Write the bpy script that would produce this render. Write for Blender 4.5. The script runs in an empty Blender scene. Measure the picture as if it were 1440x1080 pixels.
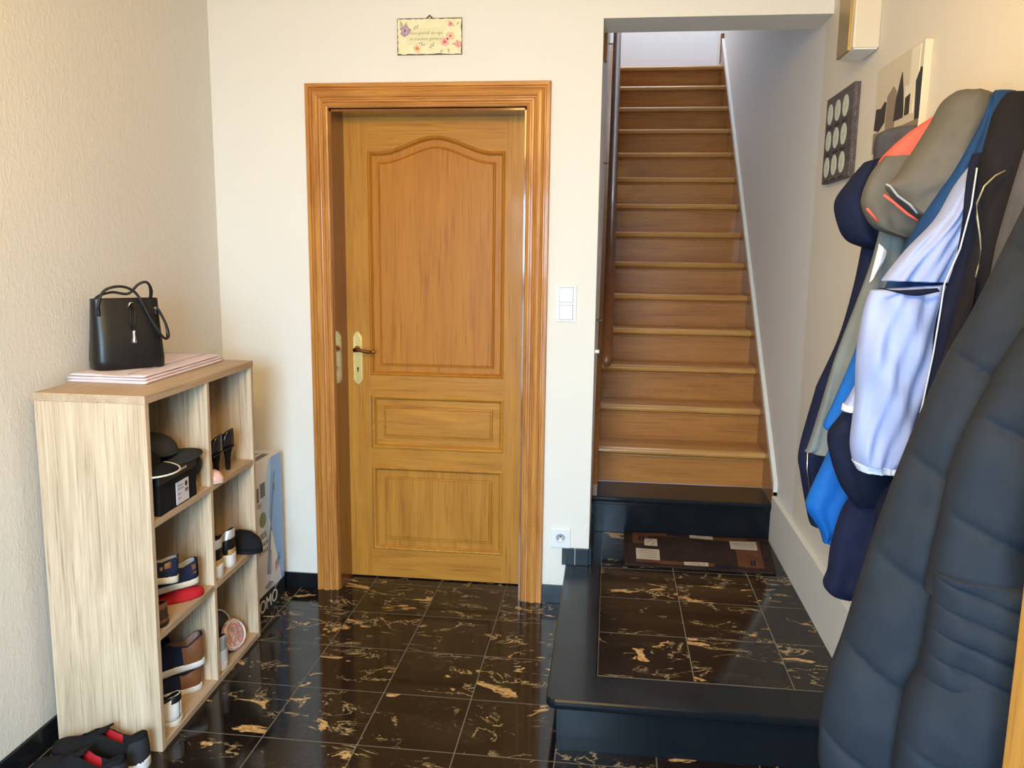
import bpy, bmesh, math, random
from mathutils import Vector, Matrix, noise
random.seed(7)
sc = bpy.context.scene
col = sc.collection
PI = math.pi

# ------------------------------------------------------------------ camera
FPX, YAW, PIT, ROL, CAMH = 1150.77, -0.1175728, 0.16166223, 0.0123572, 1.51243
def cam_axes():
    cy, sy = math.cos(YAW), math.sin(YAW); cp, sp = math.cos(PIT), math.sin(PIT); cr, sr = math.cos(ROL), math.sin(ROL)
    r = Vector((cy, -sy, 0)); fw = Vector((sy*cp, cy*cp, -sp)); u = r.cross(fw)
    return cr*r+sr*u, -sr*r+cr*u, fw
CR, CU, CF = cam_axes()
cd = bpy.data.cameras.new('camera'); cam = bpy.data.objects.new('camera', cd); col.objects.link(cam)
cd.sensor_fit = 'HORIZONTAL'; cd.sensor_width = 36.0; cd.lens = 36.0*FPX/1440.0
m = Matrix((( CR.x, CU.x, -CF.x, 0), (CR.y, CU.y, -CF.y, 0), (CR.z, CU.z, -CF.z, CAMH), (0, 0, 0, 1)))
cam.matrix_world = m
cd.clip_start = 0.02
sc.camera = cam
O = Vector((0, 0, CAMH))
def ray(x, y): return CR*((x-720)/FPX) - CU*((y-540)/FPX) + CF
def at(ax, v, x, y):
    d = ray(x, y); t = (v-O[ax])/d[ax]; return O+d*t

# ------------------------------------------------------------------ light
sc.view_settings.view_transform = 'Standard'; sc.view_settings.look = 'None'
sc.view_settings.gamma = 1.0; sc.view_settings.use_curve_mapping = False
sc.view_settings.exposure = 0.0
w = bpy.data.worlds.new('world'); sc.world = w; w.use_nodes = True
w.node_tree.nodes['Background'].inputs[0].default_value = (.55, .68, 1, 1)
w.node_tree.nodes['Background'].inputs[1].default_value = 0.6
def area(name, loc, tgt, sx, sy, power, color, spread=180):
    l = bpy.data.lights.new(name, 'AREA'); l.shape = 'RECTANGLE'; l.size = sx; l.size_y = sy; l.energy = power; l.color = color
    l.spread = math.radians(spread)
    o = bpy.data.objects.new(name, l); col.objects.link(o); o.location = loc
    o.rotation_euler = (Vector(tgt)-Vector(loc)).to_track_quat('-Z', 'Y').to_euler()
    return o
area('entrance_glass_high', (-0.45, -0.98, 1.45), (-0.5, 3, -.1), 1.0, 1.2, 62, (.50, .77, 1), 95)
area('entrance_glass_low', (-0.45, -0.98, .6), (-0.45, 3, .6), .9, .9, 36, (.54, .79, 1))
area('warm_fill_high', (-0.3, 0.6, 2.53), (-0.4, 3.0, 1.7), .9, .7, 67, (1, .62, .19))  # unseen warm fill added to tint the upper walls; no ceiling fixture
area('upstairs_daylight', (0.37, 6.45, 5.0), (0.37, 7.1, 3), .7, .5, 30, (.84, .90, 1), 165)

# ------------------------------------------------------------------ object helpers
def link(name, me, parent=None):
    o = bpy.data.objects.new(name, me); col.objects.link(o)
    if parent: o.parent = parent
    return o
def tag(o, label=None, cat=None, group=None, kind=None):
    if label: o['label'] = label
    if cat: o['category'] = cat
    if group: o['group'] = group
    if kind: o['kind'] = kind
    return o
def thing(name, label, cat, loc=(0, 0, 0), rz=0, group=None, kind=None):
    o = link(name, None); o.location = loc; o.rotation_euler = (0, 0, rz)
    return tag(o, label, cat, group, kind)
class MB:
    def __init__(s): s.bm = bmesh.new(); s.m = 0
    def poly(s, pts, mi=0):
        try:
            f = s.bm.faces.new([s.bm.verts.new(p) for p in pts]); f.material_index = mi; return f
        except ValueError: return None
    def box(s, a, b, mi=0, bev=0):
        x0, y0, z0 = a; x1, y1, z1 = b
        t = bmesh.new()
        bmesh.ops.create_cube(t, size=1, matrix=Matrix.Translation(((x0+x1)/2, (y0+y1)/2, (z0+z1)/2)) @ Matrix.Diagonal((abs(x1-x0), abs(y1-y0), abs(z1-z0), 1)))
        if bev: bmesh.ops.bevel(t, geom=list(t.edges), offset=bev, segments=2, affect='EDGES', profile=.6)
        s.merge(t, mi); return s
    def merge(s, t, mi=0, M=None):
        mp = {}
        for v in t.verts: mp[v] = s.bm.verts.new(M @ v.co if M else v.co)
        for f in t.faces:
            nf = s.bm.faces.new([mp[v] for v in f.verts]); nf.material_index = mi if mi is not None else f.material_index
        t.free()
    def grid(s, rows, closed_u=False, closed_v=False, mi=0):
        V = [[s.bm.verts.new(p) for p in r] for r in rows]
        n = len(V); k = len(V[0])
        for i in range(n if closed_v else n-1):
            for j in range(k if closed_u else k-1):
                a, b, c, d = V[i][j], V[i][(j+1) % k], V[(i+1) % n][(j+1) % k], V[(i+1) % n][j]
                try: s.bm.faces.new((a, b, c, d)).material_index = mi
                except ValueError: pass
        return V
    def cap(s, ring, mi=0):
        try: s.bm.faces.new(ring).material_index = mi
        except ValueError: pass
    def tube(s, pts, r, n=10, mi=0, caps=True, flat=1.0):
        pts = [Vector(p) for p in pts]; rows = []
        up = Vector((0, 0, 1))
        for i, p in enumerate(pts):
            d = (pts[min(i+1, len(pts)-1)]-pts[max(i-1, 0)]).normalized()
            a = d.cross(up)
            if a.length < 1e-3: a = d.cross(Vector((1, 0, 0)))
            a.normalize(); b = a.cross(d).normalized()
            rr = r[i] if isinstance(r, (list, tuple)) else r
            rows.append([p + a*rr*math.cos(2*PI*k/n) + b*rr*flat*math.sin(2*PI*k/n) for k in range(n)])
        V = s.grid(rows, closed_u=True, mi=mi)
        if caps: s.cap(V[0][::-1], mi); s.cap(V[-1], mi)
        return s
    def lathe(s, prof, c=(0, 0, 0), n=20, axis='Z', mi=0):
        rows = []
        for r, h in prof:
            row = []
            for k in range(n):
                a = 2*PI*k/n; p = (r*math.cos(a), r*math.sin(a), h)
                if axis == 'Y': p = (p[0], p[2], p[1])
                if axis == 'X': p = (p[2], p[0], p[1])
                row.append(Vector(c)+Vector(p))
            rows.append(row)
        V = s.grid(rows, closed_u=True, mi=mi); s.cap(V[0], mi); s.cap(V[-1], mi); return s
    def prism(s, pts, off, mi=0):
        a = [Vector(p) for p in pts]; b = [p+Vector(off) for p in a]
        V = s.grid([a, b], closed_u=True, mi=mi); s.cap(V[0], mi); s.cap(V[1], mi); return s
    def build(s, name, mats, parent=None, smooth=False, sub=0, bev=0):
        bmesh.ops.recalc_face_normals(s.bm, faces=s.bm.faces)
        me = bpy.data.meshes.new(name); s.bm.to_mesh(me); s.bm.free()
        for mt in (mats if isinstance(mats, (list, tuple)) else [mats]): me.materials.append(mt)
        if smooth:
            for p in me.polygons: p.use_smooth = True
        o = link(name, me, parent)
        if sub:
            md = o.modifiers.new('sub', 'SUBSURF'); md.levels = sub; md.render_levels = sub
        if bev:
            md = o.modifiers.new('bev', 'BEVEL'); md.width = bev; md.segments = 2; md.limit_method = 'ANGLE'
        return o
def box(name, a, b, mat, parent=None, bev=0): return MB().box(a, b, 0, bev).build(name, mat, parent)
def struct(o): o['kind'] = 'structure'; return o
def text_mesh(s, size, depth=.0006, align='LEFT', shear=0):
    cu = bpy.data.curves.new('t', 'FONT'); cu.body = s; cu.size = size; cu.extrude = depth/2; cu.align_x = align; cu.shear = shear
    o = bpy.data.objects.new('t', cu); col.objects.link(o)
    dg = bpy.context.evaluated_depsgraph_get(); me = bpy.data.meshes.new_from_object(o.evaluated_get(dg))
    t = bmesh.new(); t.from_mesh(me); bpy.data.objects.remove(o); bpy.data.curves.remove(cu); bpy.data.meshes.remove(me)
    return t
def cr(P, t):   # catmull-rom through tuples
    n = len(P)-1; x = min(max(t, 0), 1)*n; i = min(int(x), n-1); u = x-i
    p0, p1, p2, p3 = P[max(i-1, 0)], P[i], P[i+1], P[min(i+2, n)]
    return tuple(.5*((2*b)+(-a+c)*u+(2*a-5*b+4*c-d)*u*u+(-a+3*b-3*c+d)*u**3) for a, b, c, d in zip(p0, p1, p2, p3))
def lerp_tab(T, x):
    for (a, va), (b, vb) in zip(T, T[1:]):
        if x <= b: return va+(vb-va)*(x-a)/(b-a)
    return T[-1][1]

# ------------------------------------------------------------------ materials
def mat(name, c, rough=.5, metal=0, spec=None, coat=0, sheen=0, emis=None):
    m_ = bpy.data.materials.new(name); m_.use_nodes = True; b = m_.node_tree.nodes['Principled BSDF']
    b.inputs['Base Color'].default_value = (*c, 1); b.inputs['Roughness'].default_value = rough; b.inputs['Metallic'].default_value = metal
    if spec is not None: b.inputs['Specular IOR Level'].default_value = spec
    if coat: b.inputs['Coat Weight'].default_value = coat; b.inputs['Coat Roughness'].default_value = .08
    if sheen: b.inputs['Sheen Weight'].default_value = sheen; b.inputs['Sheen Roughness'].default_value = .6
    return m_
class NT:
    def __init__(s, m_): s.t = m_.node_tree; s.b = s.t.nodes['Principled BSDF']
    def n(s, typ, **kw):
        x = s.t.nodes.new(typ)
        for k, v in kw.items(): setattr(x, k, v)
        return x
    def l(s, a, b): s.t.links.new(a, b)
    def math(s, op, a, b=None, c=None):
        x = s.n('ShaderNodeMath', operation=op)
        for i, v in enumerate((a, b, c)):
            if v is None: continue
            if isinstance(v, (int, float)): x.inputs[i].default_value = v
            else: s.l(v, x.inputs[i])
        return x.outputs[0]
    def mapping(s, scale, src='obj', loc=(0, 0, 0)):
        if src == 'obj': o = s.n('ShaderNodeTexCoord').outputs['Object']
        elif src == 'world': o = s.n('ShaderNodeNewGeometry').outputs['Position']
        else: o = src
        mp = s.n('ShaderNodeMapping'); mp.inputs['Scale'].default_value = scale; mp.inputs['Location'].default_value = loc; s.l(o, mp.inputs[0]); return mp.outputs[0]
    def noise(s, vec, scale, detail=4, rough=.5, dist=0):
        x = s.n('ShaderNodeTexNoise'); x.inputs['Scale'].default_value = scale; x.inputs['Detail'].default_value = detail
        x.inputs['Roughness'].default_value = rough; x.inputs['Distortion'].default_value = dist; s.l(vec, x.inputs['Vector']); return x.outputs[0]
    def ramp(s, f, stops):
        x = s.n('ShaderNodeValToRGB'); e = x.color_ramp.elements
        while len(e) < len(stops): e.new(.5)
        for k, (p, c) in enumerate(stops): e[k].position = p; e[k].color = (*c, 1) if len(c) == 3 else c
        s.l(f, x.inputs[0]); return x.outputs[0]
    def mix(s, f, a, b, mode='MIX'):
        x = s.n('ShaderNodeMix', data_type='RGBA', blend_type=mode)
        for i, v in ((0, f), (6, a), (7, b)):
            if isinstance(v, (int, float)): x.inputs[i].default_value = v
            elif isinstance(v, tuple): x.inputs[i].default_value = (*v, 1)
            else: s.l(v, x.inputs[i])
        return x.outputs[2]
    def bump(s, h, strength=.2, dist=.01):
        x = s.n('ShaderNodeBump'); x.inputs['Strength'].default_value = strength; x.inputs['Distance'].default_value = dist
        s.l(h, x.inputs['Height']); s.l(x.outputs[0], s.b.inputs['Normal'])
    def col(s, c): s.l(c, s.b.inputs['Base Color'])
def wood(name, dark, light, axis='Z', rough=.35, coat=0, freq=1, contrast=1, src='obj', pores=.5):
    m_ = mat(name, light, rough, coat=coat, spec=.2); t = NT(m_)
    k = {'X': (.9, 9, 9), 'Y': (9, .9, 9), 'Z': (9, 9, .9)}[axis]
    v = t.mapping(tuple(a*freq for a in k), src)
    a = t.noise(v, 1.6, 5, .6, 1.2)
    k2 = {'X': (4, 160, 160), 'Y': (160, 4, 160), 'Z': (160, 160, 4)}[axis]
    b = t.noise(t.mapping(k2, src), 1.0, 3, .6, .3)
    f = t.math('ADD', t.math('MULTIPLY', a, .62), t.math('MULTIPLY', b, .38))
    lo, hi = .5-.16/contrast, .5+.14/contrast
    c = t.ramp(f, [(lo, dark), (hi, light)])
    pr = t.ramp(b, [(.30, (.55, .5, .45)), (.42, (1, 1, 1))])
    t.col(t.mix(pores, c, pr, 'MULTIPLY'))
    t.bump(b, .12, .002)
    return m_
def fabric(name, c, rough=.85, scale=900, var=.12, bumpy=.25, sheen=0):
    m_ = mat(name, c, rough, sheen=sheen, spec=.12); t = NT(m_)
    v = t.mapping((1, 1, 1)); a = t.noise(v, 14, 4, .6); b = t.noise(v, scale, 2, .5)
    lo = tuple(x*(1-var) for x in c); hi = tuple(min(1, x*(1+var)) for x in c)
    t.col(t.ramp(a, [(.35, lo), (.65, hi)])); t.bump(t.math('ADD', b, t.math('MULTIPLY', a, 1.5)), bumpy, .002); return m_
def wall_mat(name, c, bscale, bstr, streak=False):
    m_ = mat(name, c, .75, spec=.3); t = NT(m_); v = t.mapping((1, 1, 1), 'world')
    a = t.noise(v, 1.3, 3, .5)
    t.col(t.ramp(a, [(.3, tuple(x*.97 for x in c)), (.7, c)]))
    if streak: v = t.mapping((1, 1, .5), 'world')
    h = t.noise(v, bscale, 4, .6, .8)
    h2 = t.ramp(h, [(.45, (0, 0, 0)), (.7, (1, 1, 1))])
    t.bump(h2, bstr, .004); return m_
def marble(name, x0, y0, T=.305, veins=True, g=.0035):
    m_ = mat(name, (.01, .008, .007), .09, spec=.38); t = NT(m_)
    pos = t.n('ShaderNodeNewGeometry').outputs['Position']
    sp = t.n('ShaderNodeSeparateXYZ'); t.l(pos, sp.inputs[0])
    u = t.math('DIVIDE', t.math('SUBTRACT', sp.outputs[0], x0), T); v = t.math('DIVIDE', t.math('SUBTRACT', sp.outputs[1], y0), T)
    fu, fv = t.math('FLOOR', u), t.math('FLOOR', v)
    def gap(q):
        fr = t.math('FRACT', q); d = t.math('MINIMUM', fr, t.math('SUBTRACT', 1.0, fr)); return t.math('LESS_THAN', d, g/T/2)
    grout = t.math('MAXIMUM', gap(u), gap(v))
    cb = t.n('ShaderNodeCombineXYZ')
    t.l(t.math('ADD', sp.outputs[0], t.math('MULTIPLY', fv, 3.713)), cb.inputs[0])
    t.l(t.math('ADD', sp.outputs[1], t.math('MULTIPLY', fu, 5.291)), cb.inputs[1])
    t.l(t.math('ADD', t.math('MULTIPLY', fu, 1.37), t.math('MULTIPLY', fv, 2.11)), cb.inputs[2])
    P = cb.outputs[0]
    mp = t.n('ShaderNodeMapping'); mp.inputs['Rotation'].default_value = (0, 0, .5); mp.inputs['Scale'].default_value = (1.0, 1.9, 1); t.l(P, mp.inputs[0]); P = mp.outputs[0]
    fine = t.noise(P, 60, 5, .7)
    big = t.noise(P, 4.6, 9, .60, .7)
    blotch = t.ramp(big, [(.622, (0, 0, 0)), (.634, (1, 1, 1))])
    n1 = t.noise(P, 4.2, 7, .62, .9)
    ridge = t.math('ABSOLUTE', t.math('SUBTRACT', n1, .5))
    mask = t.ramp(t.noise(P, 5.0, 3, .5, .3), [(.50, (0, 0, 0)), (.56, (1, 1, 1))])
    vein = t.math('MULTIPLY', t.ramp(ridge, [(.0, (1, 1, 1)), (.016, (.0, .0, .0))]), mask)
    n2 = t.noise(P, 9, 7, .7, .6)
    r2 = t.math('MULTIPLY', t.ramp(t.math('ABSOLUTE', t.math('SUBTRACT', n2, .48)), [(0, (1, 1, 1)), (.006, (0, 0, 0))]), t.ramp(t.noise(P, 3.2, 2, .5), [(.5, (0, 0, 0)), (.58, (.5, .5, .5))]))
    gold = t.ramp(fine, [(.35, (.33, .16, .045)), (.5, (.50, .29, .10)), (.66, (.66, .5, .3))])
    vg = t.ramp(fine, [(.35, (.22, .13, .05)), (.6, (.5, .38, .2))])
    base = t.ramp(t.noise(P, 3, 5, .6), [(.3, (.006, .005, .005)), (.7, (.016, .011, .009))])
    if veins:
        c = t.mix(r2, base, (.16, .12, .09)); c = t.mix(vein, c, vg); c = t.mix(blotch, c, gold)
        c = t.mix(grout, c, (.15, .13, .10)); t.col(c)
        t.l(t.ramp(grout, [(0, (.085,)*3), (1, (.7,)*3)]), t.b.inputs['Roughness'])
    else: t.col(base)
    return m_
M = {}
M['wall'] = wall_mat('cream_wall', (.80, .78, .735), 90, .06)
M['wall_l'] = wall_mat('embossed_wall', (.76, .735, .69), 75, .28, True)
M['wall_r'] = wall_mat('beige_wall', (.74, .70, .63), 110, .05)
M['wall_s'] = wall_mat('stair_wall', (.80, .79, .79), 110, .05)
M['plinth'] = wall_mat('pale_wall', (.70, .69, .66), 60, .2)
M['ceil'] = mat('white_ceiling', (.8, .77, .7), .8)
M['floor'] = marble('marble_floor', -1.038, 3.1576)
M['land'] = marble('marble_landing', -.003, 2.445)
M['black'] = mat('black_stone', (.008, .010, .013), .16, spec=.24)
t_ = NT(M['black']); t_.l(t_.ramp(t_.noise(t_.mapping((1, 1, 1)), 6, 4, .6), [(.3, (.13,)*3), (.7, (.26,)*3)]), t_.b.inputs['Roughness'])
DO_D, DO_L = (.38, .155, .022), (.53, .245, .038)
M['oak_v'] = wood('oak_vertical', DO_D, DO_L, 'Z', .42, .04)
M['oak_h'] = wood('oak_horizontal', DO_D, DO_L, 'X', .42, .04)
M['oak_r'] = wood('oak_reddish', (.37, .135, .016), (.49, .20, .026), 'Z', .42, .04)
M['case_v'] = wood('casing_vertical', (.36, .135, .030), (.60, .28, .070), 'Z', .36, .15, 1.6)
M['case_h'] = wood('casing_horizontal', (.36, .135, .030), (.60, .28, .070), 'X', .36, .15, 1.6)
M['jamb'] = wood('jamb_wood', (.20, .075, .018), (.26, .10, .026), 'Z', .16, .5, 1, .6, pores=.2)
M['stair'] = wood('stair_wood', (.28, .11, .028), (.46, .20, .050), 'X', .34, .06, .7, .9)
M['stair_lit'] = wood('stair_lit_nosing', (.36, .17, .045), (.58, .31, .10), 'X', .3, .1, .7, .9)  # lighter than the risers: light on the nosings put into the wood colour
M['string'] = wood('stringer_wood', (.24, .10, .03), (.33, .15, .045), 'Y', .25, .4, .7)
M['rail'] = wood('rail_wood', (.075, .028, .010), (.13, .046, .016), 'Y', .35, .1, .7)
M['son_v'] = wood('sonoma_vertical', (.40, .29, .19), (.74, .585, .42), 'Z', .55, 0, .8, 1.0)
M['son_y'] = wood('sonoma_lengthwise', (.40, .285, .185), (.56, .42, .29), 'Y', .5, 0, .9, .9)
M['brass'] = mat('brass', (.90, .66, .25), .36, .85)
M['bronze'] = mat('bronze', (.32, .16, .06), .25, 1)
M['gold_m'] = mat('matt_gold', (.62, .40, .17), .35, .2)
M['steel'] = mat('steel', (.6, .6, .58), .25, 1)
M['white'] = mat('white_plastic', (.82, .82, .80), .3)
M['socket'] = mat('socket_plastic', (.78, .80, .83), .3)
M['dark'] = mat('dark_hole', (.01, .01, .01), .5)
M['black_l'] = mat('black_leather', (.008, .008, .009), .35, spec=.4)
M['black_m'] = fabric('black_fabric', (.013, .013, .015))
M['black_p'] = mat('black_patent', (.008, .008, .009), .15)
M['red_f'] = fabric('red_fabric', (.45, .02, .03))
M['white_r'] = mat('white_rubber', (.8, .8, .8), .5)
M['cream_r'] = mat('cream_rubber', (.75, .70, .58), .5)
M['grey_f'] = fabric('grey_fabric', (.035, .037, .042))
M['lgrey_f'] = fabric('light_grey_fabric', (.36, .39, .44))
M['navy_f'] = fabric('navy_fabric', (.018, .025, .06))
M['navy_d'] = fabric('dark_navy_fabric', (.010, .014, .036))
M['brown_l'] = mat('brown_leather', (.19, .075, .03), .4)
M['dbrown_l'] = mat('dark_brown_leather', (.06, .035, .022), .45)
M['pink_l'] = mat('pink_leather', (.70, .42, .36), .4)
M['silver_l'] = mat('silver_leather', (.75, .75, .76), .25, .6)
M['card'] = mat('white_card', (.72, .71, .78), .5)
M['ink'] = mat('grey_ink', (.12, .12, .13), .6)
M['cloth'] = fabric('lavender_cloth', (.76, .66, .72), .8, 500, .05)
M['seam'] = mat('violet_seam', (.42, .36, .48), .8)

# ------------------------------------------------------------------ room shell
XL, XR, YB, YF, ZC = -1.672, .80, 3.374, -1.05, 2.62
struct(box('floor', (XL-.1, YF-.1, -.08), (XR+.1, YB+.3, 0), M['floor']))
struct(box('ceiling', (XL-.1, YF-.1, ZC), (XR+.1, YB, ZC+.1), M['ceil']))
struct(box('wall_left', (XL-.12, YF-.1, 0), (XL, YB, ZC), M['wall_l']))
struct(box('wall_front', (XL-.1, YF-.12, 0), (XR+.1, YF, ZC), M['wall']))
DL, DR, DT = -1.168, -.352, 2.074          # door opening
OL, OT, WB = -.058, 2.405, 3.592           # stair opening left, top, wall back face
b = MB()
b.box((XL, YB, 0), (DL, WB, ZC)); b.box((DR, YB, 0), (OL, WB, ZC)); b.box((DL, YB, DT), (DR, WB, ZC)); b.box((OL, YB, OT), (XR, WB, ZC))
struct(b.build('wall_back', M['wall']))
b = MB(); b.box((XR, YF-.1, 0), (XR+.12, YB+.1, ZC)); struct(b.build('wall_right', M['wall_r']))
b = MB(); b.box((XR, YB+.1, 0), (XR+.12, 8.3, 5.2)); struct(b.build('wall_stair_right', M['wall_s']))
struct(box('wall_stair_left', (OL-.12, WB, 0), (OL, 8.3, 5.2), M['wall_s']))
struct(box('wall_stair_end', (OL-.12, 7.17, 2.9), (XR, 7.3, 5.2), M['wall_s']))
struct(box('wall_stair_front', (OL-.12, WB-.1, ZC), (XR+.12, WB, 5.2), M['wall_s']))
struct(box('ceiling_stair', (OL-.12, WB-.1, 5.2), (XR+.12, 8.3, 5.3), M['ceil']))
struct(box('floor_upper', (OL, 6.63, 2.7), (XR, 7.17, 2.91), M['stair']))
# lower thickened strip of the right wall beside the landing
struct(box('trim_1', (.776, 1.0, .0), (XR, 3.80, .40), M['plinth'], bev=.004))
# baseboards
struct(box('baseboard_left', (XL, YF, 0), (XL+.012, YB, .07), M['black'], bev=.002))
b = MB()
for x0, x1 in ((XL+.012, -1.44), (-1.437, -1.264)): b.box((x0, YB-.012, 0), (x1, YB, .068), 0, .0015)
b.box((-.255, YB-.012, 0), (-.123, YB, .08), 0, .0015)
struct(b.build('baseboard_back', M['black']))
b = MB()
b.box((-.172, YB-.012, .178), (-.118, YB, .252), 0, .0015); b.box((-.115, YB-.012, .178), (OL, YB, .252), 0, .0015)
b.box((OL, YB, .178), (OL+.012, 3.80, .252), 0, .0015)
struct(b.build('baseboard_landing', M['black']))

# ------------------------------------------------------------------ door
def offset_poly(P, d, closed=True):
    n = len(P); out = []
    for i, p in enumerate(P):
        a = Vector(P[(i-1) % n]) if closed or i else None; c = Vector(P[(i+1) % n]) if closed or i < n-1 else None; p = Vector(p)
        ns = []
        if a is not None: e = (p-a).normalized(); ns.append(Vector((-e.y, e.x)))
        if c is not None: e = (c-p).normalized(); ns.append(Vector((-e.y, e.x)))
        if len(ns) == 2:
            k = (ns[0]+ns[1]); k.normalize(); k /= max(.4, k.dot(ns[0])); out.append(p+k*d)
        else: out.append(p+ns[0]*d)
    return out
door = struct(thing('door_1', 'oak panelled door with moulded pine casing and brass handle, back wall', 'door', (0, 0, 0)))
prof = [(0, 0), (0, .016), (.003, .021), (.016, .021), (.019, .013), (.023, .013), (.027, .018), (.036, .024), (.046, .025), (.054, .021), (.058, .014), (.062, .013), (.066, .018), (.074, .018), (.077, .012), (.082, .012), (.087, .015), (.093, .013), (.096, .008), (.096, 0)]
A0, A1, AT = -1.264, -.256, 2.174
path = [(A0, 0), (A0, AT), (A1, AT), (A1, 0)]     # clockwise: left normal is outward so offset negative
rows = []
for d, h in prof: rows.append([(p.x, YB-h, p.y) for p in offset_poly(path, -d, False)])
for k, (nm, mt) in enumerate((('casing', 'case_v'), ('casing', 'case_h'), ('casing', 'case_v'))):
    MB_ = MB(); V = MB_.grid([[r[k], r[k+1]] for r in rows]); MB_.build(nm, M[mt], door)
b = MB()
b.box((DL-.004, YB, 0), (DL+.008, WB, DT)); b.box((DR-.008, YB, 0), (DR+.004, WB, DT)); b.box((DL, YB, DT-.008), (DR, WB, DT+.004))
b.build('jamb', M['jamb'], door)
YD = 3.53
leaf = thing('door_leaf', None, None); leaf.parent = door
P1, P2, P3 = (-1.056, -.456, .955, 1.925), (-1.052, -.453, .618, .862), (-1.053, -.453, .138, .534)
LX0, LX1 = -1.16, -.36
def arch(x0, x1, zs, zp, n=40):
    """upper edge, right to left: short flats then an ogee rise to the middle"""
    pts = []
    for i in range(n+1):
        t = i/n; x = x1+(x0-x1)*t; q = abs(t-.5)*2
        if q > .80 and 0 < i < n: continue
        if q > .80: z = zs
        else:
            s_ = 1-q/.80; z = zs+(zp-zs)*(s_*s_*(3-2*s_))**.92
        pts.append((x, z))
    return pts
arc = arch(P1[0], P1[1], P1[3], 1.99)
def prism_xz(b, pts, y0, y1): b.prism([(x, y0, z) for x, z in pts], (0, y1-y0, 0))
b = MB(); b.box((LX0, YD, .006), (P1[0], YD+.04, 2.068)); b.box((P1[1], YD, .006), (LX1, YD+.04, 2.068)); b.build('stile', M['oak_v'], leaf)
b = MB(); b.box((P1[0], YD, .006), (P1[1], YD+.04, P3[2])); b.box((P1[0], YD, P3[3]), (P1[1], YD+.04, P2[2])); b.box((P1[0], YD, P2[3]), (P1[1], YD+.04, P1[2]))
for (xa, za), (xb, zb) in zip(arc, arc[1:]):
    b.prism([(xa, YD, za), (xb, YD, zb), (xb, YD, 2.068), (xa, YD, 2.068)], (0, .04, 0))
b.build('rail', M['oak_h'], leaf)
pp = [(0, 0), (0, -.003), (.006, -.006), (.012, -.003), (.015, .004), (.019, .008), (.020, .012), (.050, .012), (.052, .004), (.056, .003), (.059, .0065), (.063, .003), (.068, .003)]
def panel(pts, nm, m_, k=1.0):
    b = MB(); rows = []
    for d, h in pp: rows.append([(p.x, YD+h, p.y) for p in offset_poly(pts, d*k)])
    V = b.grid(rows, closed_u=True); b.cap(V[-1]); return b.build(nm, m_, leaf)
def rect(P): return [(P[0], P[2]), (P[1], P[2]), (P[1], P[3]), (P[0], P[3])]
panel([(P1[0], P1[2]), (P1[1], P1[2])]+arc, 'door_panel', M['oak_r'], .85)
panel(rect(P2), 'door_panel', M['oak_h']); panel(rect(P3), 'door_panel', M['oak_v'])
# handle plate
b = MB(); hx, hz0, hz1 = -1.112, .911, 1.147
pl = []
for sx, sz in ((1, 1), (-1, 1), (-1, -1), (1, -1)):
    w_ = .0205; zc = hz1 if sz > 0 else hz0
    seq = [(w_, -.03), (w_, -.022), (w_-.004, -.018), (w_-.004, -.014), (.008, -.004), (.006, 0)]
    if sx*sz < 0: seq = seq[::-1]
    pl += [(hx+sx*a, zc+(c if sz > 0 else -c)) for a, c in seq]
ang = sorted(pl, key=lambda p: math.atan2(p[1]-(hz0+hz1)/2, (p[0]-hx)*4))
b.prism([(x, YD-.004, z) for x, z in ang], (0, .006, 0))
b.prism([(hx+(x-hx)*.8, YD-.006, (hz0+hz1)/2+(z-(hz0+hz1)/2)*.93) for x, z in ang], (0, .004, 0))
b.build('handle_plate', M['brass'], leaf)
b = MB(); b.lathe([(.0045, -.0075), (.0045, -.0055)], (hx, YD, .984), 12, 'Y'); b.box((hx-.0025, YD-.0075, .968), (hx+.0025, YD-.0055, .984)); b.build('keyhole', M['dark'], leaf)
b = MB(); b.lathe([(.013, -.006), (.014, -.010), (.009, -.016), (.008, -.04), (.010, -.048)], (hx, YD, 1.07), 16, 'Y')
b.tube([(hx-.006, YD-.045, 1.071), (hx+.01, YD-.048, 1.073), (hx+.035, YD-.048, 1.066), (hx+.065, YD-.048, 1.062), (hx+.078, YD-.048, 1.064), (hx+.085, YD-.048, 1.064), (hx+.092, YD-.048, 1.063)], [.007, .009, .0065, .008, .006, .0095, .004], 12)
b.build('handle', M['bronze'], leaf, True)

# ------------------------------------------------------------------ landing platform and stone step
pf = thing('landing', 'low marble-tiled landing with black stone edging at foot of stairs', 'landing', (0, 0, 0))
ZP = .178
box('riser', (-.123, 2.308, 0), (.776, 2.34, ZP-.03), M['black'], pf)
box('riser', (-.123, 2.34, 0), (-.095, YB-.001, ZP-.03), M['black'], pf)
def slab_outline(x0, y0, x1, y1, r):
    pts = []
    for k in range(9):
        a = PI+PI/2*k/8; pts.append((x0+r+r*math.cos(a), y0+r+r*math.sin(a)))
    return pts
def bevelled_slab(pts, z0, z1, e=.006):
    b = MB(); rows = []
    for d, z in ((e, z0), (.001, z0+e), (0, (z0+z1)/2), (.001, z1-e), (e, z1)):
        rows.append([(p.x, p.y, z) for p in offset_poly(pts, d)])
    V = b.grid(rows, closed_u=True); b.cap(V[0]); b.cap(V[-1]); return b
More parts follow.
